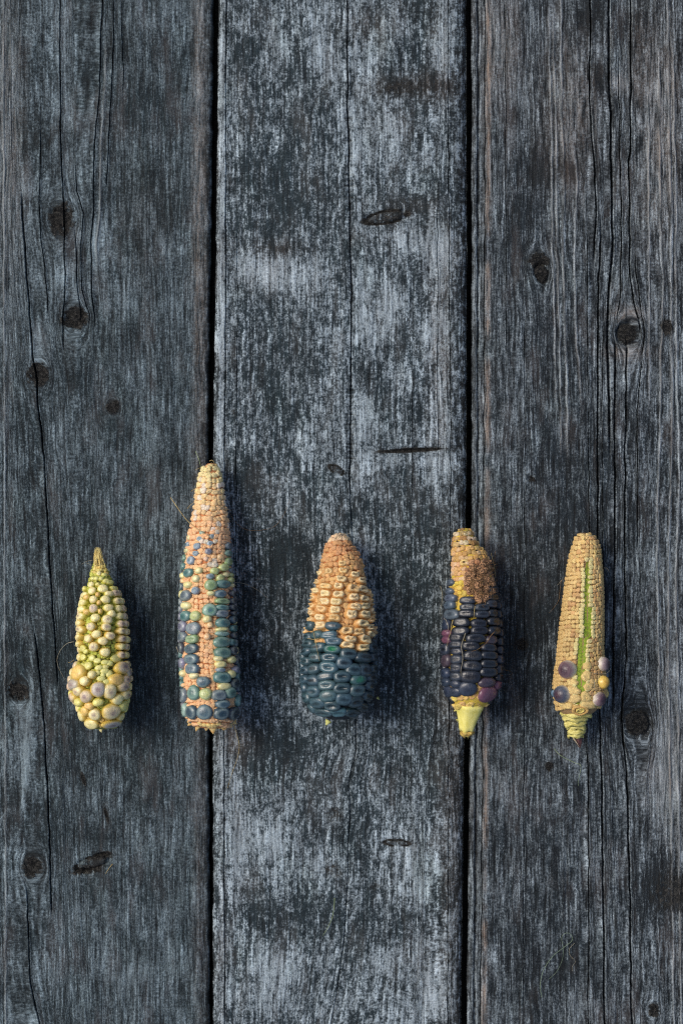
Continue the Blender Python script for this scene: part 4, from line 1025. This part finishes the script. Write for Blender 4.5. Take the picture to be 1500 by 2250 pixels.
for X, Y, a, b, c in [
    (250, 625, 42, 34, S4), (235, 712, 46, 32, S4), (245, 780, 52, 40, S4), (236, 852, 48, 42, S4), (258, 945, 60, 52, S4), (205, 1040, 44, 60, B4), (205, 1130, 44, 38, M4), (212, 1195, 48, 42, M4),
    (195, 1290, 42, 60, N4g), (200, 1400, 46, 68, P4), (198, 1530, 44, 52, B4), (202, 1620, 44, 46, B4), (228, 1715, 50, 56, B4),
    (430, 800, 74, 38, N4g), (432, 868, 74, 36, N4g), (418, 935, 78, 42, N4), (362, 1022, 78, 48, N4), (352, 1108, 78, 46, N4), (310, 1172, 62, 46, N4), (312, 1240, 62, 38, N4g),
    (322, 1310, 54, 38, N4g), (316, 1390, 58, 48, N4g), (312, 1475, 54, 46, N4g), (312, 1560, 54, 46, N4g), (305, 1635, 52, 42, B4), (298, 1722, 58, 52, B4),
    (590, 870, 74, 38, N4g), (588, 940, 74, 36, N4g), (552, 1030, 80, 44, N4), (560, 1098, 82, 46, N4), (520, 1178, 92, 48, N4), (465, 1258, 82, 50, N4), (490, 1350, 90, 54, N4),
    (482, 1450, 88, 54, N4), (462, 1565, 97, 66, N4), (430, 1690, 90, 76, B4),
    (700, 700, 62, 38, N4g), (705, 770, 62, 38, N4), (692, 840, 54, 42, N4g), (700, 930, 48, 44, N4), (718, 1015, 60, 46, N4), (720, 1100, 60, 46, N4), (685, 1195, 60, 46, P4),
    (662, 1270, 74, 42, N4), (668, 1350, 78, 46, N4), (665, 1432, 80, 46, N4), (660, 1517, 84, 50, N4), (642, 1620, 84, 50, P4), (650, 1748, 90, 80, M4),
    (772, 850, 42, 46, N4), (770, 940, 42, 46, N4), (778, 1030, 44, 46, N4), (785, 1120, 42, 48, N4), (785, 1210, 42, 48, N4), (785, 1300, 42, 46, N4), (780, 1390, 44, 46, N4g),
    (775, 1480, 44, 46, N4), (770, 1565, 44, 46, N4), (755, 1650, 46, 50, M4)]:
    px, py = Z4(X, Y)
    c4.kernel(px, py, a/4.5*1.04, b/4.5*1.06, 'block' if c in (N4, N4g, S4) else 'round', K4 if c in (N4, N4g) else K4L, jit(c, .14), root=0.60, rt=0.96, spin=random.uniform(-.05, .05))
for i in range(18):
    y = 1285+i*15.0
    for th in (-1.4, -1.8, 1.35, 1.75):
        if c4.free(y, th, 13, 11, 0.8):
            c4.placed.append((y, th, 12, 9.5, c4.R(y)))
            c4.add(random.choice(SHAPES['block']), K4, y, th, c4.R(y)*.6, c4.R(y)*0.98, 13, 10.5, 'kernel', jit(N4, .1), 0, 0)
def in_debris(y, th):
    x = c4.seen_x(y, th, c4.R(y))
    return x > 1026+(1240-y)*0.15 and y > 1228 and y < 1322 and x < 1092
def col_c4(y, th, R):
    x = math.sin(th)
    if in_debris(y, th): return jit(cl(random.choice([(152, 110, 78), (176, 134, 98), (110, 78, 54), (196, 154, 112)])), .25)
    if y < 1200: c = random.choice([(206, 190, 156), (196, 168, 112), (178, 140, 80), (150, 112, 66)])
    elif y < 1235: c = random.choice([(214, 176, 106), (202, 168, 124), (196, 156, 90)])
    elif y < 1275: c = random.choice([(220, 186, 148), (216, 176, 132), (210, 166, 110)])
    elif y < 1500: c = random.choice([(218, 188, 92), (222, 196, 80), (206, 170, 80)])
    else: c = random.choice([(212, 168, 104), (222, 186, 110), (216, 190, 96)])
    return jit(cl(c), .14)
c4.chaff(ch4, 1164, 1330, 11.0, col_c4, rise=6.5, thmax=1.6, keep=220, k=0.62, jit=.16)
for X, Y, a, b in [(400, 430, 48, 42)]:
    px, py = Z4(X, Y); c4.kernel(px, py, a/4.5, b/4.5, 'torn', K3A, cl((196, 168, 96), 1.0), top=1.0, root=.7, name='chaff_cup')
chb = chaff_material('amber_base_chaff', lin(178, 130, 40), sss=0.1)
c4.chaff(chb, 1500, 1558, 17, col_c4, rise=8, thmax=1.6, keep=80, k=0.55, jit=.15)
# chewed, dried mass on the upper right
dm = chaff_material('dried_brown_mass', lin(46, 28, 18), rough=0.9, mott=lin(84, 54, 34))
paths = []
V = []; F = []; K = []
for i in range(170):
    y = random.uniform(1232, 1322); x = random.uniform(1024, 1086)
    if y > 1300 and x < 1042: continue
    if (x-1058)**2/34.**2+(y-1276)**2/50.**2 > 1.05: continue
    yy, th = c4.spot(x, y, 0.97); R_ = c4.R(yy)*random.uniform(.9, 1.0)
    xx, ty, n = c4.frame(th, random.uniform(0, 3), random.uniform(-.5, .5)); p = c4.point(yy, th, R_-3)
    me_ = random.choice(SHAPES['torn']); s_ = random.uniform(3.0, 7.5); q_ = random.uniform(.5, 1.2); o_ = len(V)
    for q in me_.vertices:
        V.append(p+xx*(q.co.x*s_*U)+ty*(q.co.y*s_*q_*U)+n*((q.co.z-.3)*s_*1.3*U)); K.append(random.uniform(0.0, 0.9))
    for pl in me_.polygons: F.append(tuple(o_+j for j in pl.vertices))
o = c4.part('chewed_mass', V, F, dm, color=cl((206, 160, 118))); o['kind'] = 'stuff'
a_ = o.data.attributes.new('crown', 'FLOAT', 'POINT'); a_.data.foreach_set('value', K)
for i in range(70):
    y = random.uniform(1238, 1320); x = random.uniform(1030, 1084); a = random.uniform(0, 6.28); L_ = random.uniform(6, 20)
    pts = []
    for t in range(5):
        xx = x+math.cos(a)*L_*t/4+random.uniform(-1, 1); yy = y+math.sin(a)*L_*t/4; a += random.uniform(-.7, .7)
        pts.append((xx, yy, c4.top_z(min(1088, xx), yy, 1+3*math.sin(t*.8))))
    paths.append(pts)
V, F = tube_data(paths, 0.9, 4); c4.part('dried_silk_tangle', V, F, m_silk_dark)['kind'] = 'stuff'
for X, Y in [(330, 220), (355, 275), (455, 250), (520, 310), (395, 425), (470, 200), (545, 395), (265, 578)]:
    px, py = Z4(X, Y); yy, th = c4.spot(px, py, 1.0)
    c4.add(random.choice(SHAPES['round']), bpy.data.materials['dried_brown_mass'], yy, th, c4.R(yy)-2, c4.R(yy)+1.2, random.uniform(1.6, 2.8), random.uniform(1.4, 2.2), 'dark_speck', cl((50, 38, 26)))
# stalk
mst = plain_material('yellow_stalk', lin(218, 206, 98), lin(236, 226, 134), 260, 0.5, (1, .35, 1), .0003)
z4 = c4.zb
lathe_px(c4, 'stalk', [(1029, 1548, z4, 33), (1030.5, 1556, z4, 31), (1030.5, 1563, z4-1, 27), (1029, 1573, z4-3, 23.5), (1027, 1585, z4-5, 19.5), (1025.5, 1597, z4-7, 16.5), (1024.5, 1604, z4-8, 14.5), (1024.5, 1608, z4-9, 13)], mst, seg=32, wob=.045, jag=3.0)
mbr = plain_material('torn_bract', lin(206, 188, 84), lin(226, 214, 128), 500)
for i, (px, py, zz, ln, wd, an) in enumerate([(1000, 1541, 24, 15, 22, 2.45), (1012, 1548, 30, 14, 22, 2.6), (1026, 1554, 34, 13, 22, 2.9), (1041, 1556, 34, 12, 20, 3.3), (1054, 1551, 28, 12, 18, 3.7), (1001, 1560, 14, 6, 5, -2.4), (1004, 1580, 10, 7, 5, 3.0)]):
    flake(c4, 'base_bract', px, py, zz+12, ln, wd, an, -8, mbr, curl=.5, seed=40+i, thick=1.2)
mte = plain_material('torn_stalk_end', lin(150, 112, 50), lin(216, 192, 100), 700)
lathe_px(c4, 'stalk_end', [(1026, 1606, z4-8, 11), (1026.5, 1609, z4-8, 14), (1025, 1613, z4-9, 13.5), (1023, 1617, z4-10, 9), (1022, 1619, z4-10, 6)], mte, seg=22, wob=.12, jag=3.0, seed=3)
for i in range(9):
    a = i/9*6.28
    flake(c4, 'stalk_splinter', 1023.5+9*math.cos(a), 1610, z4-8+7*math.sin(a), random.uniform(6, 14), random.uniform(3, 7), math.pi+random.uniform(-.9, .9), -1, mte, seed=60+i)
zt4 = lambda x, y, l=2: c4.top_z(x, y, l)
def over4(pts, m, r): c4.thread([(x, y, zt4(x, y, l)) for x, y, l in pts], m, r)
over4([(1022, 1391, 3), (1019, 1400, 4), (1013, 1420, 4), (1016, 1440, 3), (1015, 1458, 3), (1012, 1470, 3), (1012, 1485, 1)], m_silk_pale, 1.1)
over4([(1086, 1388, 2), (1077, 1398, 3), (1070, 1410, 3), (1058, 1421, 3), (1045, 1429, 3), (1035, 1431, 2)], m_silk_dark, .9)
over4([(1043, 1332, 2), (1041, 1345, 3), (1040, 1360, 2)], m_silk, .8)
over4([(978, 1360, 3), (984, 1375, 3), (983, 1385, 3), (976, 1388, 3)], m_silk_pale, .7)
over4([(995, 1362, 3), (991, 1375, 3), (989, 1390, 3), (984, 1405, 2), (982, 1420, 2)], m_silk, .8)
c4.thread([(967, 1288, 30), (971, 1305, 40), (970, 1325, 44), (967, 1340, 36), (968, 1355, 30)], m_silk_pale, .7)
c4.thread([(1078, 1215, 40), (1084, 1240, 50), (1087, 1262, 52), (1083, 1285, 60)], m_silk, .8)
c4.thread([(1096, 1475, 40), (1104, 1472, 44), (1108, 1467, 46)], m_silk, .7)
c4.thread([(1088, 1210, 20), (1086, 1230, 28), (1090, 1255, 30), (1092, 1290, 24), (1106, 1330, 14)], m_silk_dark, .6)

# ================================================================== cob 5: bare tan cob with a green groove
Z5 = lambda X, Y: (1180+X/4.41, 1150+Y/4.41)
c5 = Cob('bare tan corn cob with a green groove and a few round purple kernels, far right',
         [(1171, 1279, 12), (1178, 1284, 22), (1190, 1285.5, 29), (1207, 1286, 34), (1230, 1284, 38), (1252, 1283, 41), (1309, 1281, 46), (1377, 1276.5, 50),
          (1422, 1273.5, 52), (1467, 1272.5, 56), (1500, 1272, 60), (1522, 1272, 61), (1540, 1271, 57), (1555, 1269, 50), (1566, 1267, 40), (1574, 1264, 29)])
c5.rc = np.array([(1171, 1.0), (1574, 1.0)])
ch5 = chaff_material('tan_chaff', lin(156, 122, 72), sss=0.06, mott=lin(180, 136, 90))
cg = plain_material('green_groove', lin(98, 122, 20), lin(146, 164, 40), 900)
c5.core(chaff_material('tan_core', lin(150, 118, 72), sss=0.05), inset=5, seed=9)
K5 = kernel_material('kernel_purple_pearl', lin(214, 206, 186), lin(58, 36, 48), rough=0.38, spot_r=(0.15, 1.0), lo=0.40, hi=0.85, streak=0.2, sss=0.10, coat=0.12)
K5Y = kernel_material('kernel_yellow_pearl', lin(214, 204, 130), lin(206, 150, 50), rough=0.28, spot_r=(0.1, .9), lo=0.2, hi=0.7, streak=0.1, sss=0.15, coat=0.4)
gp = [(1171, 1293, 0), (1225, 1292, 0), (1240, 1291.5, 1.2), (1252, 1291, 2.5), (1286, 1289, 3.2), (1309, 1289, 5.2), (1354, 1290, 6.5), (1397, 1292, 6.5), (1402, 1280, 7.5), (1445, 1279.5, 7.5),
      (1490, 1276.5, 6.8), (1522, 1275, 5.4), (1545, 1271, 3.4), (1556, 1270, 0)]
V = []; F = []
ys_ = [1236+i*4.0 for i in range(81)]
for i, y in enumerate(ys_):
    g0 = np.interp(y, [q[0] for q in gp], [q[1] for q in gp]); gw = np.interp(y, [q[0] for q in gp], [q[2] for q in gp])+3.5
    for k in range(9):
        x = g0+(k-4)/4.0*gw; th = c5.spot(x, y, .95)[1]
        V.append(c5.point(y, th, c5.R(y)-4.2+0.9*((k-4)/4.0)**2+(-1.2 if k == 4 else 0)+random.uniform(-.4, .4)))
for i in range(len(ys_)-1):
    for k in range(8): F.append((i*9+k, (i+1)*9+k, (i+1)*9+k+1, i*9+k+1))
c5.part('green_groove', V, F, cg)
gx_ = lambda y: (np.interp(y, [q[0] for q in gp], [q[1] for q in gp]), np.interp(y, [q[0] for q in gp], [q[2] for q in gp]))
def skip5(y, th, R):
    x = c5.seen_x(y, th, R); g0, gw = gx_(y)
    return gw > 1 and abs(x-g0) < gw+3.0 and math.cos(th) > 0
for X, Y, a, c, m_, up in [(285, 1420, 88, cl((128, 104, 108), 1.0), K5, .62), (230, 1665, 85, cl((80, 86, 98), 1.0), K5, .62), (640, 1365, 70, cl((136, 120, 122), 1.0), K5, .7),
                           (640, 1550, 63, cl((216, 180, 84), .7), K5Y, .7), (600, 1710, 70, cl((118, 96, 100), 1.0), K5, .62), (132, 1655, 38, cl((96, 124, 146), .2), K5, .35), (672, 1655, 42, cl((206, 180, 104), .2), K5Y, .4)]:
    px, py = Z5(X, Y); ap = a/4.41; R_ = c5.R(py)
    top = (R_+ap*up*2-4)/R_ if a > 50 else 1.08
    top = (R_+ap*.95)/R_ if a > 50 else 1.06
    y_, th_ = c5.spot(px, py, (top*R_-ap*.8)/R_)
    c5.placed.append((y_, th_, ap*.8, ap*.8, R_))
    c5.add(random.choice(SHAPES['pearl']), m_, y_, th_, top*R_-2*ap, top*R_, ap, ap, 'kernel', c, random.uniform(-.6, .6), random.uniform(-.25, .25))
def col5(y, th, R):
    x = c5.seen_x(y, th, R); g0, gw = gx_(y)
    if gw > 0 and abs(x-g0) < gw+11: return jit(cl((214, 204, 142)), .07)
    if y > 1530: return jit(cl((212, 182, 110)), .10)
    c = random.choice([(214, 184, 120), (222, 194, 130), (200, 162, 108)])
    if y > 1380: c = tuple(q*0.93 for q in c)
    return jit(cl(c), .09)
c5.chaff(ch5, 1175, 1562, 9.6, col5, rise=4.6, thmax=1.6, skip=skip5, keep=300, k=0.62, jit=.07, aspect=1.02)
# bigger cups either side of the groove near the base, and the open socket
for X, Y, a, b in [(490, 1380, 42, 40), (480, 1480, 46, 52), (500, 1585, 44, 40), (345, 1620, 56, 46), (330, 1540, 48, 40), (475, 1690, 48, 56), (350, 1700, 60, 46), (500, 1765, 76, 48), (260, 1770, 60, 40)]:
    px, py = Z5(X, Y); c5.kernel(px, py, a/4.41, b/4.41, 'cup', ch5, jit(cl((216, 190, 124)), .06), top=1.03, root=.8, rt=1.0, name='chaff_cup')
px, py = Z5(410, 1820); y_, th_ = c5.spot(px, py, 1.0)
sock = ring_mesh('open_socket', [(0.8, 0), (1.0, .5), (0.98, .9), (0.85, 1.0), (0.66, .9), (0.6, .55), (0.5, .62), (0, .7)], 20, 2.0, .08, jag=.05, seed=4, crown=True)
c5.add(sock, ch5, y_, th_, c5.R(y_)-6, c5.R(y_)+5, 17, 13, 'open_socket', cl((204, 166, 96)))
c5.add(sock, ch5, y_, th_, c5.R(y_)-2, c5.R(y_)+7, 9, 6.5, 'socket_lip', cl((214, 196, 110)), spin=.2)
z5 = c5.zb-2
mb5 = plain_material('green_yellow_bract', lin(182, 170, 80), lin(222, 212, 134), 420, .6, (1, 2.2, 1))
xs = [(1265, 1566, 34, 30), (1264, 1576, 27, 27), (1263.5, 1586, 24.5, 23.5), (1264.5, 1596, 22, 20), (1264.5, 1605, 19, 17), (1265, 1613, 16.5, 14)]
for i, (px, py, r1, r0) in enumerate(xs):
    px += random.uniform(-1.5, 1.5); r1 *= random.uniform(.95, 1.06)
    lathe_px(c5, 'bract_ring', [(px, py-9, z5-i*2.5, r0*0.86), (px, py-2, z5-i*2.5, r1*0.96), (px+.3, py+4, z5-i*2.5, r1*1.0), (px+.3, py+5.5, z5-i*2.5, r1*.93)], mb5, seg=36, wob=.05, jag=2.6, seed=i, lean=random.uniform(1.0, 2.6))
    for sgn in (-1, 1):
        flake(c5, 'bract_tooth', px+sgn*r1*.80, py+2, z5-i*2.5+r1*.3, 7, 7, math.pi+sgn*(-.5), -1, mb5, seed=i*3+sgn)
mpt = plain_material('purple_brown_scale', lin(66, 34, 34), lin(120, 84, 74), 500, .45, (1, .5, 1))
mpp = plain_material('pale_scale_edge', lin(176, 160, 130), lin(196, 180, 150), 500)
lathe_px(c5, 'stalk_tip', [(1266, 1612, z5-15, 12.5), (1268, 1622, z5-16, 10.5), (1271, 1632, z5-17, 6.5), (1272.5, 1642, z5-18, 2.2)], mpt, seg=20, wob=.05)
for i, (px, py, ln, wd, an, m_) in enumerate([(1258, 1612, 18, 9, math.pi-.45, mpt), (1277, 1611, 17, 9, math.pi+.35, mpt), (1267, 1616, 16, 10, math.pi-.1, mpt), (1259, 1622, 24, 3.0, math.pi-.62, mpp), (1276, 1618, 12, 3.0, math.pi+.5, mpp)]):
    flake(c5, 'tip_scale', px, py, z5-4, ln, wd, an, -7, m_, seed=80+i)
c5.thread([(1236, 1273, 30), (1231, 1277, 40), (1224, 1286, 30)], m_silk_pale, .6)
c5.thread([(1305, 1498, c5.top_z(1305, 1498)), (1306, 1515, c5.top_z(1306, 1515)), (1314, 1523, 98), (1325, 1529, 96), (1333, 1534, 80)], m_silk_pale, .7)
c5.thread([(1304, 1480, c5.top_z(1304, 1480)), (1318, 1481, 100), (1332, 1479, 96), (1341, 1470, 84)], m_silk_pale, .7)
c5.thread([(1291, 1177, 60), (1303, 1178, 58), (1312, 1186, 50), (1316, 1200, 40)], m_silk_pale, .5)
c5.thread([(1325, 1248, 44), (1333, 1249, 44), (1338, 1258, 38)], m_silk_pale, .5)

# ------------------------------------------------------------------ threads lying loose on the boards
def loose(label, pts, mat, r, grp='loose silk threads on the planks'):
    o = make_curve('silk_thread', [(x, y, z) for x, y, z in pts], mat, r)
    tag(o, label, 'silk thread', grp); return o
loose('wavy golden thread below the tallest cob, beside the left gap', [(514, 1592, 9), (520, 1612, 4), (526, 1638, 3), (522, 1665, 3), (513, 1690, 3), (506, 1712, 2), (500, 1732, 2)], m_silk, .75)
loose('short pale green curved thread on the lower middle plank', [(735, 1973, 3), (734, 1990, 4), (730, 2015, 4), (720, 2038, 3), (709, 2056, 2)], m_silk_green, .85)
loose('long looped pale green thread at the lower right of the boards', [(1190, 2192, 2), (1186, 2165, 3), (1194, 2130, 4), (1215, 2100, 4), (1240, 2080, 5), (1256, 2066, 6), (1252, 2052, 5), (1240, 2051, 4), (1233, 2062, 4), (1237, 2085, 6), (1234, 2110, 5), (1222, 2135, 4), (1204, 2152, 2)], plain_material('faded_green_silk', lin(92, 112, 92), lin(122, 138, 110), 300), .65)
loose('faint crooked thread right beside the looped green one', [(1262, 2072, 2), (1250, 2085, 3), (1252, 2100, 3), (1263, 2112, 3), (1256, 2125, 3), (1258, 2136, 2)], m_silk_pale, .45)
loose('thin brown-green thread under the pointed stalk of the far right cob', [(1217, 1645, 2), (1228, 1658, 3), (1245, 1668, 3), (1262, 1676, 3), (1275, 1682, 4), (1273, 1700, 3), (1269, 1720, 2), (1271, 1728, 2)], m_silk_green, .6)
loose('short yellowish thread on the eye-shaped knot of the left plank', [(248, 1898, 3), (240, 1908, 4), (228, 1927, 2)], m_silk, .8)
loose('curved thread left of the short pale cob', [(163, 1410, 12), (148, 1414, 8), (134, 1428, 4), (126, 1448, 3), (129, 1466, 3), (137, 1482, 2), (144, 1495, 2)], m_silk_pale, .6)
loose('small golden thread end touching the left of the short pale cob', [(163, 1450, 9), (156, 1455, 6), (150, 1456, 3)], m_silk, .5)
loose('faint long curl between the tallest cob and the middle cob', [(505, 1128, 8), (520, 1150, 4), (545, 1165, 3), (580, 1164, 3), (605, 1155, 3), (624, 1130, 3), (637, 1096, 2)], m_silk_dark, .5)
loose('thin pale straight thread right of the tallest cob', [(517, 1280, 14), (535, 1282, 6), (558, 1292, 3), (575, 1303, 3), (588, 1315, 2)], m_silk_pale, .55)
loose('bent brown thread left of the bare far right cob', [(1232, 1275, 10), (1229, 1300, 6), (1226, 1320, 4), (1212, 1340, 3), (1200, 1352, 3), (1188, 1366, 2)], m_silk_dark, .55)
loose('curled frayed thread on the wood right of the blue-black cob', [(1105, 1471, 4), (1118, 1474, 4), (1125, 1480, 3), (1120, 1488, 3), (1131, 1493, 2)], m_silk_dark, .5)

# dry whiskers at the cob tips
for cb, px, py, sp, n_, m_ in ((c3, 748, 1176, 16, 26, m_silk_pale), (c4, 1020, 1168, 16, 34, m_silk), (c5, 1283, 1178, 20, 24, m_silk), (c2, 463, 1022, 12, 14, m_silk)):
    tp = []
    for i in range(n_):
        x = px+random.uniform(-sp, sp); y = py+random.uniform(-2, 9); z = cb.top_z(x, max(y, cb.y0+3), -2) if abs(x-px) < sp*.8 else cb.zt
        a = random.uniform(-1.3, 1.3); L_ = random.uniform(3, 8)
        tp.append([(x, y, z), (x+math.sin(a)*L_*.5, y-math.cos(a)*L_*.5, z+1.5), (x+math.sin(a+.5)*L_, y-math.cos(a+.5)*L_, z-random.uniform(0, 3))])
    V, F = tube_data(tp, .6); cb.part('tip_whiskers', V, F, m_)['kind'] = 'stuff'
